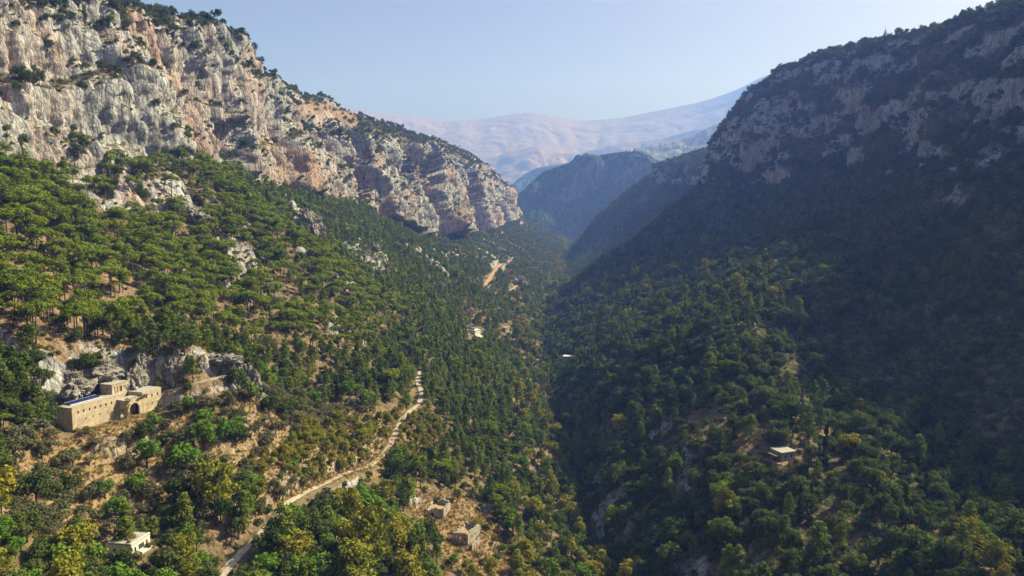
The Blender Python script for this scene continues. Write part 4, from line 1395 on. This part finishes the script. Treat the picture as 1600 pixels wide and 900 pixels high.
counts = {}
for kind, lst in TREES.items():
    if not lst:
        continue
    p = np.concatenate([a for a, b, c in lst]); s = np.concatenate([b for a, b, c in lst]); zn = np.concatenate([c for a, b, c in lst])
    ok = np.ones(len(p), bool)
    for sx_, sy_, sr_ in single_pos:
        ok &= np.hypot(p[:, 0] - sx_, p[:, 1] - sy_) > sr_
    p, s, zn = p[ok], s[ok], zn[ok]
    vis, u, v, d = visible(p, HK[kind] * s)
    n_ind = 0
    indiv = np.zeros(len(p), bool)
    if kind != 'straw':
        size = HK[kind] * s * F_PX / d
        cand = np.nonzero(vis)[0]
        cand = cand[np.argsort(-size[cand])][:LIMIT[kind]]
        indiv[cand] = True
        dsc, grp = GROUPS[kind]
        own = near_labels(kind, p, vis)
        big, tiny = np.quantile(s[cand], .7) if len(cand) else 1, np.quantile(s[cand], .3) if len(cand) else 1
        for k in cand:
            z = int(zn[k])
            sc = float(s[k])
            add_tree(kind, tuple(map(float, p[k])), (sc * rt.uniform(.88, 1.14), sc * rt.uniform(.88, 1.14), sc * rt.uniform(.85, 1.18)), rt.uniform(0, 6.28), own.get(int(k)) or (('big ' if sc > big else 'little ' if sc < tiny else 'medium ') + dsc + ' ' + PLACE[z]), ('big ' if sc > big else 'little ' if sc < tiny else 'medium ') + grp + ' ' + PLACE[z], int(rt.integers(4)))
    m = ~indiv
    add_mass(kind, p[m], s[m], (d[m] > 480).astype(int))
    counts[kind] = (int(indiv.sum()), int(m.sum()))


# ------------------------------------------------------------------ buildings
def site_matrix(s):
    return Matrix.Translation(Vector(s.origin())) @ Matrix.Rotation(s.rz, 4, 'Z')

def attach(o, parent, site, base=None):
    """child of the building's empty, shaped in the frame of one of its blocks"""
    b = site_matrix(base or site)
    o.parent = parent
    o.matrix_local = b.inverted() @ site_matrix(site)
    return o

def wall_mb(axis, a0, a1, off, th, z0, z1, ops=(), ragged=None, seed=0):
    m = MB()
    def bx(u0, u1, w0, w1):
        if u1 - u0 < 1e-4 or w1 - w0 < 1e-4:
            return
        if axis == 'x':
            m.box(u0, u1, off, off + th, w0, w1)
        else:
            m.box(off, off + th, u0, u1, w0, w1)
    us = {a0, a1}
    for o in ops:
        us |= {o[0], o[1]}
    if ragged:
        us |= set(np.arange(a0, a1, 0.7).tolist())
    us = sorted(u for u in us if a0 <= u <= a1)
    r = np.random.default_rng(seed)
    for i in range(len(us) - 1):
        u0, u1 = us[i], us[i + 1]
        mid = (u0 + u1) / 2
        top = z1
        if ragged:
            top = z1 - ragged * float(np.clip(0.5 + 0.9 * pn(mid * 0.35 + seed, seed * 1.7, 0.5) + 0.35 * r.uniform(-1, 1), 0, 1))
        cuts = sorted((o[2], o[3]) for o in ops if o[0] <= mid <= o[1])
        z = z0
        for c0, c1 in cuts:
            bx(u0, u1, z, min(c0, top))
            z = c1
        if z < top:
            bx(u0, u1, z, top)
    for o in ops:                       # round heads
        if len(o) > 4 and o[4] == 'arch':
            n = 12; R_ = (o[1] - o[0]) / 2; c = (o[0] + o[1]) / 2; sp = o[3] - R_
            for k in range(n):
                t0 = o[0] + (o[1] - o[0]) * k / n; t1 = o[0] + (o[1] - o[0]) * (k + 1) / n
                x = abs((t0 + t1) / 2 - c)
                bx(t0, t1, sp + math.sqrt(max(R_ * R_ - x * x, 0)), o[3])
    return m

def wall(site, parent, base, axis, a0, a1, off, th, z0, z1, ops=(), mat='stone', ragged=None, seed=0, fill=True):
    w = wall_mb(axis, a0, a1, off, th, z0, z1, ops, ragged, seed).build('wall', M[mat])
    attach(w, parent, site, base)
    if fill:
        for o in ops:
            k = o[4] if len(o) > 4 else 'window'
            if k in ('gap', 'arch'):
                continue
            d0, d1 = off + th * 0.55, off + th * 0.7
            pm = MB()
            if axis == 'x':
                pm.box(o[0], o[1], d0, d1, o[2], o[3])
            else:
                pm.box(d0, d1, o[0], o[1], o[2], o[3])
            pm.build('window' if k == 'window' else 'door', M['glass'] if k == 'window' else M['whitewash' if k == 'whitedoor' else 'wood'], w)
            if k == 'window':
                sm = MB()
                if axis == 'x':
                    sm.box(o[0] - .08, o[1] + .08, off - .06, off + th * .4, o[2] - .1, o[2])
                else:
                    sm.box(off - .06, off + th * .4, o[0] - .08, o[1] + .08, o[2] - .1, o[2])
                sm.build('sill', M['roofc'], w)
    return w

def slab(site, parent, base, name, mat, x0, x1, y0, y1, z0, z1):
    return attach(MB().box(x0, x1, y0, y1, z0, z1).build(name, M[mat]), parent, site, base)

def small_windows(L, n, z, w=.55, h=.7, a=0.06, b=0.94):
    return [(L * (a + (b - a) * (i + .5) / n) - w / 2, L * (a + (b - a) * (i + .5) / n) + w / 2, z, z + h, 'window') for i in range(n)]

# --- the rock monastery
S = S_MAIN
mon = empty('monastery', S.origin(), S.rz)
tag(mon, 'honey stone monastery with three flat roofed blocks built against the rock', 'monastery')
L, W, H = S.L, S.W, S.h
wall(S, mon, S, 'x', 0, L, 0, .7, -3, H, small_windows(L, 8, H - 1.9) + small_windows(L, 5, H - 4.4, .4, .5, .18, .9), 'stone')
wall(S, mon, S, 'y', .7, W, 0, .7, -3, H, [(W * .5, W * .5 + .6, H - 2.2, H - 1.4, 'window')], 'stone')
wall(S, mon, S, 'y', .7, W, L - .7, .7, -3, H, (), 'stone')
wall(S, mon, S, 'x', .7, L - .7, W - .7, .7, -3, H, (), 'stone')
slab(S, mon, S, 'roof', 'roofc', .05, L - .05, .05, W - .05, H, H + .18)
slab(S, mon, S, 'parapet', 'stone', 0, L, 0, .35, H + .18, H + .42)
U = S_UP
wall(U, mon, S, 'x', 0, U.L, 0, .5, -2, U.h, [(.5, 1.3, U.h - 2.9, U.h - .8, 'whitedoor'), (1.7, 2.3, U.h - 2.9, U.h - .9, 'whitedoor'), (3.0, 4.0, U.h - 2.9, U.h - 1.0, 'door'), (4.7, 5.1, U.h - 1.7, U.h - 1.1, 'window')], 'stone')
wall(U, mon, S, 'y', .5, U.W, 0, .5, -2, U.h, [(2, 2.5, U.h - 1.8, U.h - 1.2, 'window')], 'stone')
wall(U, mon, S, 'y', .5, U.W, U.L - .5, .5, -2, U.h, (), 'stone')
slab(U, mon, S, 'roof', 'roofc', -.15, U.L + .1, -.15, U.W + .5, U.h, U.h + .2)
A_ = S_ARCH
wall(A_, mon, S, 'x', 0, A_.L, 0, .7, -4, A_.h, small_windows(A_.L, 3, A_.h - 2.2, .6, .9) + small_windows(A_.L, 3, A_.h - 4.6, .45, .5), 'stone')
wall(A_, mon, S, 'y', .7, A_.W, A_.L - .7, .7, -4, A_.h, (), 'stone')
wall(A_, mon, S, 'y', .7, A_.W, 0, .7, A_.h - 3, A_.h, (), 'stone')
slab(A_, mon, S, 'roof', 'roofc', -.1, A_.L + .1, .1, A_.W, A_.h, A_.h + .22)
wall(A_, mon, S, 'x', -6.6, 0, .05, .7, -4, A_.h - 1.1, [(-5.4, -1.4, -4, 4.6, 'arch')], 'stone')
wall(A_, mon, S, 'x', -6.6, 0, 3.2, .5, -4, A_.h - 1.1, [(-3.6, -2.6, .2, 2.2, 'door')], 'stone')
wall(A_, mon, S, 'y', .75, 3.2, -6.6, .5, -4, A_.h - 1.1, [(1.2, 2.6, 0, 3.4, 'arch')], 'stone')
slab(A_, mon, S, 'porch_roof', 'roofc', -7.0, -.12, 1.2, 4.4, A_.h - 1.1, A_.h - .9)
wall(A_, mon, S, 'x', A_.L + .02, A_.L + 4.5, .6, .6, -4, A_.h - 2.6, [(A_.L + 1.2, A_.L + 2.6, A_.h - 5.0, A_.h - 3.4, 'gap')], 'stone', ragged=.6, seed=5)
slab(A_, mon, S, 'gap_shade_sheet', 'dark', A_.L + .6, A_.L + 3.4, 1.6, 1.8, -2, A_.h - 3.0)  # thin black sheet, paints the shade seen through the wall gap
cr_ = np.random.default_rng(8)
vine = clump_leaves([((-6.7 + cr_.uniform(-.3, .9), cr_.uniform(-.35, .1), z_), (.7, .45, .7)) for z_ in np.linspace(.2, A_.h - .6, 12)] + [((x_, -.1, A_.h - 1.2 + cr_.uniform(-.5, .5)), (.6, .35, .5)) for x_ in np.linspace(-2.0, 1.6, 7)], 34, .34, cr_)
attach(link('creeper', quads_mesh('creeper', vine, M['shrub'])), mon, A_, S)
# solar array lying on the main roof
sp = empty('solar_array', tuple(S.world(0, 0)) + (S.zb + H + .18,), S.rz)
tag(sp, 'row of blue solar panels on the long monastery roof', 'solar panel')
for i in range(7):
    x0 = 2.2 + i * 1.55
    pm = MB(); pm.quad((x0, W - 3.2, .25), (x0 + 1.45, W - 3.2, .25), (x0 + 1.45, W - 1.0, .75), (x0, W - 1.0, .75))
    pm.quad((x0, W - 3.2, .2), (x0, W - 1.0, .7), (x0 + 1.45, W - 1.0, .7), (x0 + 1.45, W - 3.2, .2))
    pm.build('panel', M['solar'], sp)
fm = MB().box(2.1, 13.1, W - 3.3, W - 3.22, 0, .3).box(2.1, 13.1, W - .98, W - .9, 0, .8)
fm.build('frame', M['metal'], sp)
tk = MB()
tk.tube([(0, 0, 0), (0, 0, .2), (0, 0, 1.0), (0, 0, 1.15)], [.1, .55, .55, .12], 12)
wt = tk.build('water_tank', M['metal'], None, tuple(A_.world(2.0, A_.W - 1.4)) + (A_.zb + A_.h + .22,))
tag(wt, 'small pale water tank on the arched block roof', 'water tank')

# --- retaining wall of the footpath
def strip_wall(name, line, off, th, down, up, mat, label, ragged=.3):
    d = np.gradient(line[:, :2], axis=0); d /= np.linalg.norm(d, axis=1)[:, None]
    n = np.stack([d[:, 1], -d[:, 0]], 1)
    m = MB(); k = len(line)
    for i in range(k - 1):
        q = []
        for j in (i, i + 1):
            a = line[j, :2] + n[j] * off; b = line[j, :2] + n[j] * (off + th)
            zt = line[j, 2] + up + ragged * 0.5 * float(pn(j * .6, 2.2, 3.1))
            q.append((a, b, zt, line[j, 2] - down))
        (a0, b0, t0, g0), (a1, b1, t1, g1) = q
        m.quad((*b0, g0), (*b1, g1), (*b1, t1), (*b0, t0))
        m.quad((*a1, g1), (*a0, g0), (*a0, t0), (*a1, t1))
        m.quad((*a0, t0), (*b0, t0), (*b1, t1), (*a1, t1))
    o = m.build(name, M[mat])
    tag(o, label, 'wall')
    return o
strip_wall('retaining_wall', monpath, 1.2, .5, 4.5, .5, 'greystone', 'long dry stone wall holding the footpath beside the monastery')

# --- white house under the grove
S = S_HOUSE
hs = empty('house', S.origin(), S.rz)
tag(hs, 'white flat roofed house with small windows among trees', 'house')
L, W, H = S.L, S.W, S.h
wall(S, hs, S, 'x', 0, L, 0, .4, -2, H, [(L * f_ - .35, L * f_ + .35, H - 2.3, H - 1.0, 'window') for f_ in (.2, .42, .52, .62, .82)], 'whitewash')
wall(S, hs, S, 'y', .4, W, 0, .4, -2, H, [(W * .25, W * .25 + 1.1, .2, 2.4, 'door'), (W * .6, W * .6 + 1.0, H - 2.4, H - 1.1, 'window')], 'whitewash')
wall(S, hs, S, 'y', .4, W, L - .4, .4, -2, H, (), 'whitewash')
wall(S, hs, S, 'x', .4, L - .4, W - .4, .4, -2, H, (), 'whitewash')
slab(S, hs, S, 'roof', 'roofc', -.12, L + .12, -.12, W + .12, H, H + .22)
slab(S, hs, S, 'parapet', 'whitewash', 0, L, 0, .2, H + .22, H + .5)
slab(S, hs, S, 'parapet', 'greystone', 0, .2, .2, W, H + .22, H + .45)
slab(S, hs, S, 'chimney', 'whitewash', L - .7, L - .2, W - .8, W - .3, H + .22, H + 1.2)
slab(S, hs, S, 'plinth', 'whitewash', L * .35, L * .95, -1.2, -.03, -2, .9)
for k, (x_, y_) in enumerate(((W * .3, 1.6), (W * .5, 3.0), (W * .75, 2.1))):
    b_ = MB().box(-.4, .4, -.3, .3, 0, .5).build('crate', M['wood'], None, tuple(S.world(1.2 + k * 1.3, y_)) + (S.zb + H + .23,))
    tag(b_, 'dark wooden crate lying on the white house roof', 'crate', 'crates on the white house roof')

M['strawground'] = stone_material('dry_grass_floor', (0.36, 0.24, 0.11), (0.50, 0.36, 0.18), 1.0)
# --- two roofless ruins
def ruin(S, label, seed, ragged, ops_front, ops_side, annex=None):
    r_ = empty('ruined_house', S.origin(), S.rz)
    tag(r_, label, 'ruin')
    L, W, H = S.L, S.W, S.h
    wall(S, r_, S, 'x', 0, L, 0, .6, -2, H, ops_side, 'greystone', ragged, seed)
    wall(S, r_, S, 'y', .6, W, 0, .6, -2, H, ops_front, 'greystone', ragged, seed + 1)
    wall(S, r_, S, 'y', .6, W, L - .6, .6, -2, H, (), 'greystone', ragged * 1.2, seed + 2)
    wall(S, r_, S, 'x', .6, L - .6, W - .6, .6, -2, H * .8, (), 'greystone', ragged * 1.2, seed + 3)
    wall(S, r_, S, 'y', .7, W * .6, L * .5, .4, -2, H * .55, (), 'greystone', ragged, seed + 4)
    fl = MB(); n_ = 8
    for i in range(n_):
        for j in range(n_):
            c = [(.62 + (L - 1.24) * a / n_, .62 + (W - 1.24) * b2 / n_, H * .42 + .35 * float(pn(a * .7 + seed, b2 * .7, 1.5)) + H * .14 * b2 / n_) for a, b2 in ((i, j), (i + 1, j), (i + 1, j + 1), (i, j + 1))]
            fl.quad(*c)
    attach(fl.build('rubble_floor', M['strawground']), r_, S, S)
    if annex:
        x0, x1, y = annex
        wall(S, r_, S, 'x', x0, x1, y, .5, -2.5, H * .55, [(x0 + 1.5, x0 + 2.1, .3, 1.3, 'gap'), (x0 + 3.5, x0 + 4.1, .3, 1.3, 'gap')], 'greystone', ragged * .5, seed + 5)
    return r_
W1 = S_RUIN1.W; L1 = S_RUIN1.L
ruin(S_RUIN1, 'small roofless stone ruin with dry grass inside, uphill of the windowed ruin', 3, 1.6, [(W1 * .55, W1 * .55 + 1.2, 0, 2.2, 'gap')], [(L1 * .4, L1 * .4 + .8, 1.2, 2.2, 'gap')])
W2 = S_RUIN2.W; L2 = S_RUIN2.L
ruin(S_RUIN2, 'roofless two storey ruin with window holes and a low annex wall', 11, 1.1, [(W2 * f_, W2 * f_ + .6, 2.2, 3.3, 'gap') for f_ in (.2, .45, .7)] + [(W2 * .33, W2 * .33 + .6, .2, 1.2, 'gap')], [(L2 * f_, L2 * f_ + .7, 1.8, 3.0, 'gap') for f_ in (.3, .6)], annex=(-2.5, 4.0, -3.2))

# --- flat roofed house on the shaded slope
S = S_RIGHT
rh = empty('house', S.origin(), S.rz)
tag(rh, 'square stone house with broad pale flat roof on the shaded slope', 'house')
L, W, H = S.L, S.W, S.h
wall(S, rh, S, 'x', 0, L, 0, .4, -2.5, H, [(L * .2, L * .2 + .9, H - 2.3, H - 1.1, 'window'), (L * .65, L * .65 + .9, H - 2.3, H - 1.1, 'window')], 'greystone')
wall(S, rh, S, 'y', .4, W, 0, .4, -2.5, H, [(W * .2, W * .2 + 1.1, .1, 2.3, 'door'), (W * .5, W * .5 + .9, H - 2.3, H - 1.1, 'window'), (W * .78, W * .78 + .9, H - 2.3, H - 1.1, 'window')], 'greystone')
wall(S, rh, S, 'y', .4, W, L - .4, .4, -2.5, H, (), 'greystone')
wall(S, rh, S, 'x', .4, L - .4, W - .4, .4, -2.5, H, (), 'greystone')
slab(S, rh, S, 'roof', 'roofc', -.45, L + .35, -.35, W + .35, H, H + .25)
slab(S, rh, S, 'terrace', 'redtrack', -3.2, -.05, -1.5, W * .8, -1.5, .12)
for k in range(3):
    slab(S, rh, S, 'post', 'wood', -2.9, -2.75, W * (.1 + .3 * k), W * (.1 + .3 * k) + .15, .12, 2.6)
slab(S, rh, S, 'awning', 'wood', -3.1, -.5, .1, W * .78, 2.62, 2.75)

# --- smaller buildings further up the valley
def cottage(name, p, L, W, H, rz, label, wallm, roofm, kind='flat', tiers=False, sink=2.0):
    e = empty(name, (float(p[0]), float(p[1]), float(p[2])), rz)
    tag(e, label, 'house')
    class T: pass
    def part(nm, mb, mt, par=e):
        return mb.build(nm, M[mt], par)
    w = part('wall', wall_mb('x', -L / 2, L / 2, -W / 2, .4, -sink, H, [(-L * .3, -L * .3 + 1, .9, 2.1), (-.5, .5, 0, 2.2), (L * .2, L * .2 + 1, .9, 2.1)]), wallm)
    for a in (-L * .3, L * .2):
        MB().box(a, a + 1, -W / 2 + .22, -W / 2 + .28, .9, 2.1).build('window', M['glass'], w)
    MB().box(-.5, .5, -W / 2 + .22, -W / 2 + .28, 0, 2.2).build('door', M['wood'], w)
    part('wall', wall_mb('y', -W / 2 + .4, W / 2, -L / 2, .4, -sink, H, [(-.5, .5, .9, 2.1)]), wallm)
    part('wall', wall_mb('y', -W / 2 + .4, W / 2, L / 2 - .4, .4, -sink, H), wallm)
    part('wall', wall_mb('x', -L / 2 + .4, L / 2 - .4, W / 2 - .4, .4, -sink, H), wallm)
    if kind == 'flat':
        part('roof', MB().box(-L / 2 - .25, L / 2 + .25, -W / 2 - .25, W / 2 + .25, H, H + .25), roofm)
    else:
        m = MB(); o = .4; h = W * .28
        m.poly([(-L / 2 - o, -W / 2 - o, H), (L / 2 + o, -W / 2 - o, H), (L / 2 + o, 0, H + h), (-L / 2 - o, 0, H + h)])
        m.poly([(L / 2 + o, W / 2 + o, H), (-L / 2 - o, W / 2 + o, H), (-L / 2 - o, 0, H + h), (L / 2 + o, 0, H + h)])
        m.poly([(-L / 2, -W / 2, H), (-L / 2, 0, H + h * .98), (-L / 2, W / 2, H)])
        m.poly([(L / 2, W / 2, H), (L / 2, 0, H + h * .98), (L / 2, -W / 2, H)])
        m.poly([(-L / 2 - o, -W / 2 - o, H - .02), (-L / 2 - o, W / 2 + o, H - .02), (L / 2 + o, W / 2 + o, H - .02), (L / 2 + o, -W / 2 - o, H - .02)])
        part('roof', m, roofm)
    return e
p = hit(742, 523, 300)
gh = cottage('house', p + np.array((0, 0, .4)), 9.5, 6.5, 4.2, R(62), 'small white house with pale green trim in the forest clearing', 'whitewash', 'whitewash')
MB().box(-5.1, 5.1, -3.6, -3.3, 3.75, 4.15).build('trim', M['greenroof'], gh)
MB().box(-3, 3, -1.6, 3.2, 4.45, 6.3).build('upper_floor', M['whitewash'], gh)
MB().box(-3.3, 3.3, -1.9, 3.5, 6.3, 6.55).build('upper_roof', M['greenroof'], gh)
MB().box(-5.2, 2.5, -9.5, -4.2, -2.6, -.7).build('terrace', M['whitewash'], gh)
p = hit(790, 517, 300)
cottage('stone_hut', p + np.array((0, 0, .3)), 6.5, 5, 3.6, R(55), 'pale stone hut downhill of the small white house', 'stone', 'roofc')
p = hit(890, 563, 300)
cottage('stone_hut', p + np.array((0, 0, .8)), 12, 7, 3.4, R(-15), 'low hut with pale slab roof on the shaded bank above the stream', 'greystone', 'whitewash')
p = hit(862, 534, 300)
cottage('stone_hut', p + np.array((0, 0, .5)), 8, 5, 3, R(-25), 'small dim hut deep in the shaded gorge', 'greystone', 'roofc')
p = at(338, 270, 548)
cottage('hermitage', p, 7, 9, 5, R(70), 'little pale stone hermitage at the foot of the orange cliff', 'stone', 'stone', sink=6)
# --- church spire on the shaded skyline
uu, vv, dd_ = RU[:, 150:], RVp[:, 150:], RDp[:, 150:]
mk = (np.abs(uu - 1378) < 5) & (RP[:, 150:, 1] > 300)
iv = np.argmin(np.where(mk, vv, 1e9))
cpos = RP[:, 150:].reshape(-1, 3)[iv]
ch = empty('church_tower', (float(cpos[0]), float(cpos[1]), float(cpos[2]) - 1.0), R(20))
tag(ch, 'pale church bell tower with pointed spire on the shaded skyline', 'church tower')
MB().box(-2.2, 2.2, -2.2, 2.2, -3, 7).build('tower', M['stone'], ch)
for k in range(4):
    a = k * math.pi / 2
    o = MB().box(-.7, .7, -.1, .1, 4.2, 6.4).build('louvre_shade_panel', M['dark'], ch)  # black panel on a solid tower, the belfry's inner shade as colour
    o.location = (2.16 * math.sin(a), -2.16 * math.cos(a), 0); o.rotation_euler = (0, 0, a)
MB().box(-2.5, 2.5, -2.5, 2.5, 7, 7.5).build('cornice', M['stone'], ch)
m = MB()
for k in range(4):
    a0 = math.pi / 4 + k * math.pi / 2; a1 = a0 + math.pi / 2
    m.poly([(3.1 * math.cos(a0), 3.1 * math.sin(a0), 7.5), (3.1 * math.cos(a1), 3.1 * math.sin(a1), 7.5), (0, 0, 16)])
spi = m.build('spire', M['stone'], ch)
MB().box(-.12, .12, -.12, .12, 15.5, 18).box(-.7, .7, -.1, .1, 16.8, 17.05).build('cross', M['metal'], spi)

for k_, (bu, bs, lab) in enumerate(((1346, 1.7, 'broad dark tree on the skyline beside the church tower'), (1328, 1.4, 'rounded tree next to the broad skyline tree'), (1262, 1.3, 'dark tree clump on the skyline lower than the church'))):
    iv = np.argmin(np.where((np.abs(uu - bu) < 4) & (RP[:, 150:, 1] > 300), vv, 1e9))
    q = RP[:, 150:].reshape(-1, 3)[iv]
    add_tree('oak', (float(q[0]), float(q[1]), float(q[2]) - .6), (bs * 1.25, bs * 1.25, bs), 1.3 * k_, lab, None, k_)

# --- village on the far hazy hill
rv = np.random.default_rng(3)
def surf(P, px, py):
    u, v, d = proj(P)
    i = np.argmin((u - px) ** 2 + (v - py) ** 2)
    return P.reshape(-1, 3)[i]
VIL = [(978, 233), (985, 236), (992, 232), (998, 235), (1004, 231), (1010, 234), (1018, 229), (1025, 231), (1032, 228), (1040, 227), (1046, 230), (1052, 226), (1058, 229), (1066, 224), (1074, 226), (1082, 221), (1088, 224), (1096, 217), (1102, 221), (1110, 213), (1118, 216), (1094, 210), (1126, 208), (1070, 230), (1020, 237), (960, 238)]
wcol = [plain_material('village_render', (.62, .55, .46)), plain_material('village_white', (.72, .70, .66)), plain_material('village_stone', (.48, .38, .28))]
vmeshes = []
for k in range(3):
    L, W, H = 14 + 3 * k, 11, 8 + 2 * k
    vmeshes.append((MB().box(-L / 2, L / 2, -W / 2, W / 2, -8, H).mesh('wall', wcol[k]), MB().box(-L / 2 - .5, L / 2 + .5, -W / 2 - .5, W / 2 + .5, H, H + .6).mesh('roof', M['terracotta'] if k != 1 else M['roofc'])))
for k, (px, py) in enumerate(VIL):
    on_near = px < 1000 and k % 2 == 0
    q = surf(D_RIDGE if on_near else V_HILL, px, py)
    e = empty('village_house', tuple(map(float, q)), rv.uniform(0, 3.1))
    tag(e, 'tiny pale village house on the hazy far ridge', 'house', 'village houses on the far ridge')
    e.scale = (.55,) * 3 if on_near else (1.25,) * 3
    a, b = vmeshes[k % 3]
    for nm, me in (('wall', a), ('roof', b)):
        o = bpy.data.objects.new(nm, me); C.objects.link(o); o.parent = e

# ------------------------------------------------------------------ rock outcrops
import bmesh
def rock_mesh(seed, blockstep=0.16):
    bm = bmesh.new()
    bmesh.ops.create_icosphere(bm, subdivisions=5, radius=1.0)
    me = bpy.data.meshes.new('rock')
    bm.to_mesh(me); bm.free()
    n = len(me.vertices)
    co = np.zeros(n * 3, np.float32); me.vertices.foreach_get('co', co)
    co = co.reshape(-1, 3)
    o = seed * 7.31
    d = 0.30 * pn(co[:, 0] * 1.1 + o, co[:, 1] * 1.1, co[:, 2] * .8) + 0.30 * (np.abs(pn(co[:, 0] * 2.4 + o, co[:, 1] * 2.4, co[:, 2] * 1.1)) * 1.8 - .5) + .14 * (np.abs(pn(co[:, 0] * 5.5, co[:, 1] * 5.5 + o, co[:, 2] * 2.6)) * 1.8 - .5) + .06 * pn(co[:, 0] * 13, co[:, 1] * 13, co[:, 2] * 8 + o)
    q = d / blockstep; k = np.floor(q)
    d = .35 * d + .65 * (k + sst(q - k, .3, .7)) * blockstep
    co *= (1 + d)[:, None]
    zq = co[:, 2] / .3; zk = np.floor(zq)
    co[:, 2] = .5 * co[:, 2] + .5 * (zk + sst(zq - zk, .25, .75)) * .3
    me.vertices.foreach_set('co', co.ravel())
    me.materials.append(M['rockm'])
    me.update()
    return me
RM = [rock_mesh(i) for i in range(6)]
ROCKS = [(478, 362, 24, 24, 'grey crag standing out of the forest under the cliff'), (300, 345, 26, 15, 'broad pale rock among umbrella pines below the cliff foot'), (268, 325, 12, 10, 'small pale rock uphill of the broad pale rock'), (392, 368, 14, 13, 'rounded pale boulder between umbrella pines and forest'),
         (432, 392, 12, 10, 'grey boulder below the rounded pale one'), (690, 458, 8, 13, 'steep grey crag in the hazy forest'), (668, 440, 6, 8, 'low crag next to the steep grey crag'), (345, 440, 10, 7, 'flat grey rock between pine trunks'), (585, 390, 8, 9, 'dark crag under the alcoves of the cliff'),
         (812, 445, 12, 9, 'pinkish crag beside the red dirt track'), (160, 585, 22, 20, 'overhanging grey rock above the long monastery roof'), (215, 575, 18, 20, 'tall grey rock behind the upper monastery block'), (268, 590, 18, 22, 'knobbly grey rock beside the arched block'), (232, 548, 16, 14, 'sharp pale rock uphill of the monastery'),
         (305, 575, 14, 16, 'rock wall beside the dark cave'), (385, 600, 18, 22, 'pale cliff block at the end of the footpath'), (372, 572, 14, 10, 'rock roof of the dark cave'), (110, 600, 16, 16, 'grey rock slab near the monastery end wall'), (52, 598, 14, 12, 'low rock half hidden by trees near the monastery'),
         (1062, 782, 8, 15, 'pale rock pinnacle above the dark gorge'), (1090, 812, 5, 16, 'thin lit rock fin below the pale pinnacle'), (968, 745, 5, 14, 'narrow rock rib in the deep shade of the gorge'), (1300, 690, 9, 6, 'pale rock beside the terraces of the flat roofed house'), (1050, 870, 14, 14, 'dark rock face at the bottom of the gorge'),
         (760, 800, 9, 6, 'pale rock uphill of the two ruins'), (820, 745, 10, 8, 'brown rock in the forest gap'), (880, 760, 8, 9, 'grey crag over the stream'), (330, 780, 10, 8, 'pale stone heap at the grove edge above the track')]
for k, (px, py, w, h, lab) in enumerate(ROCKS):
    p = hit(px, py, 120)
    sc = p[1] / F_PX
    o = bpy.data.objects.new('rock_outcrop', RM[k % 6])
    C.objects.link(o)
    o.location = (p[0], p[1] + w * sc * .35, p[2] + h * sc * .25)
    o.scale = (w * sc, w * sc * .9, h * sc * 1.05)
    o.rotation_euler = (0, 0, k * 1.7)
    tag(o, lab, 'rock', 'rock outcrops')
OVER = [(S_UP.world(S_UP.L * .5, S_UP.W + 2.5), S_UP.ztop + 2.6, (6.5, 4.6, 2.6), 'rock roof jutting over the upper monastery block'),
        (S_MAIN.world(S_MAIN.L * .55, S_MAIN.W + 2.5), S_MAIN.ztop + 3.2, (6.0, 3.6, 3.0), 'rock bulge overhanging the solar panels'),
        (S_ARCH.world(S_ARCH.L * .7, S_ARCH.W + 3.0), S_ARCH.ztop + 3.0, (5.5, 3.6, 4.0), 'rock shoulder behind the arched monastery block')]
for k, (xy, z, sc, lab) in enumerate(OVER):
    o = bpy.data.objects.new('rock_overhang', RM[(k + 2) % 6])
    C.objects.link(o)
    o.location = (xy[0], xy[1], z); o.scale = sc; o.rotation_euler = (0, 0, S_MAIN.rz + .3 * k)
    tag(o, lab, 'rock')
# roof and jambs of the dark cave beside the footpath
cq = hit(345, 586, 150)
for k, (dx, dy, dz, sc, lab) in enumerate(((-4.5, 3, 1.5, (2.2, 3.5, 3.4), 'rock jamb of the cave facing the monastery'), (4.8, 3, 1.5, (2.6, 3.5, 3.2), 'rock jamb of the cave at the far side'), (0.2, 2.6, 5.2, (6.5, 4.4, 2.2), 'rock lintel over the cave by the footpath'))):
    o = bpy.data.objects.new('cave_rock', RM[(k + 1) % 6])
    C.objects.link(o)
    o.location = (cq[0] + dx, cq[1] + dy, cq[2] + dz); o.scale = sc
    tag(o, lab, 'rock')

# ------------------------------------------------------------------ haze
HZ = MB().box(-7000, 7000, -900, 11200, -185, 2250)
hz = HZ.build('haze', M['dark'])
hz.data.materials.clear()
ht = NT('valley_haze')
hv = ht.n('ShaderNodeVolumePrincipled')
hv.inputs['Color'].default_value = (0.17, 0.31, 1.0, 1)
hv.inputs['Absorption Color'].default_value = (1, 1, 1, 1)      # the haze scatters, it does not soak up light
hv.inputs['Density'].default_value = HAZE_DENSITY
hv.inputs['Anisotropy'].default_value = 0.2
ht.l(hv.outputs[0], ht.out.inputs['Volume'])
hz.data.materials.append(ht.m)
tag(hz, 'pale bluish haze filling the whole valley air', 'haze', kind='stuff')
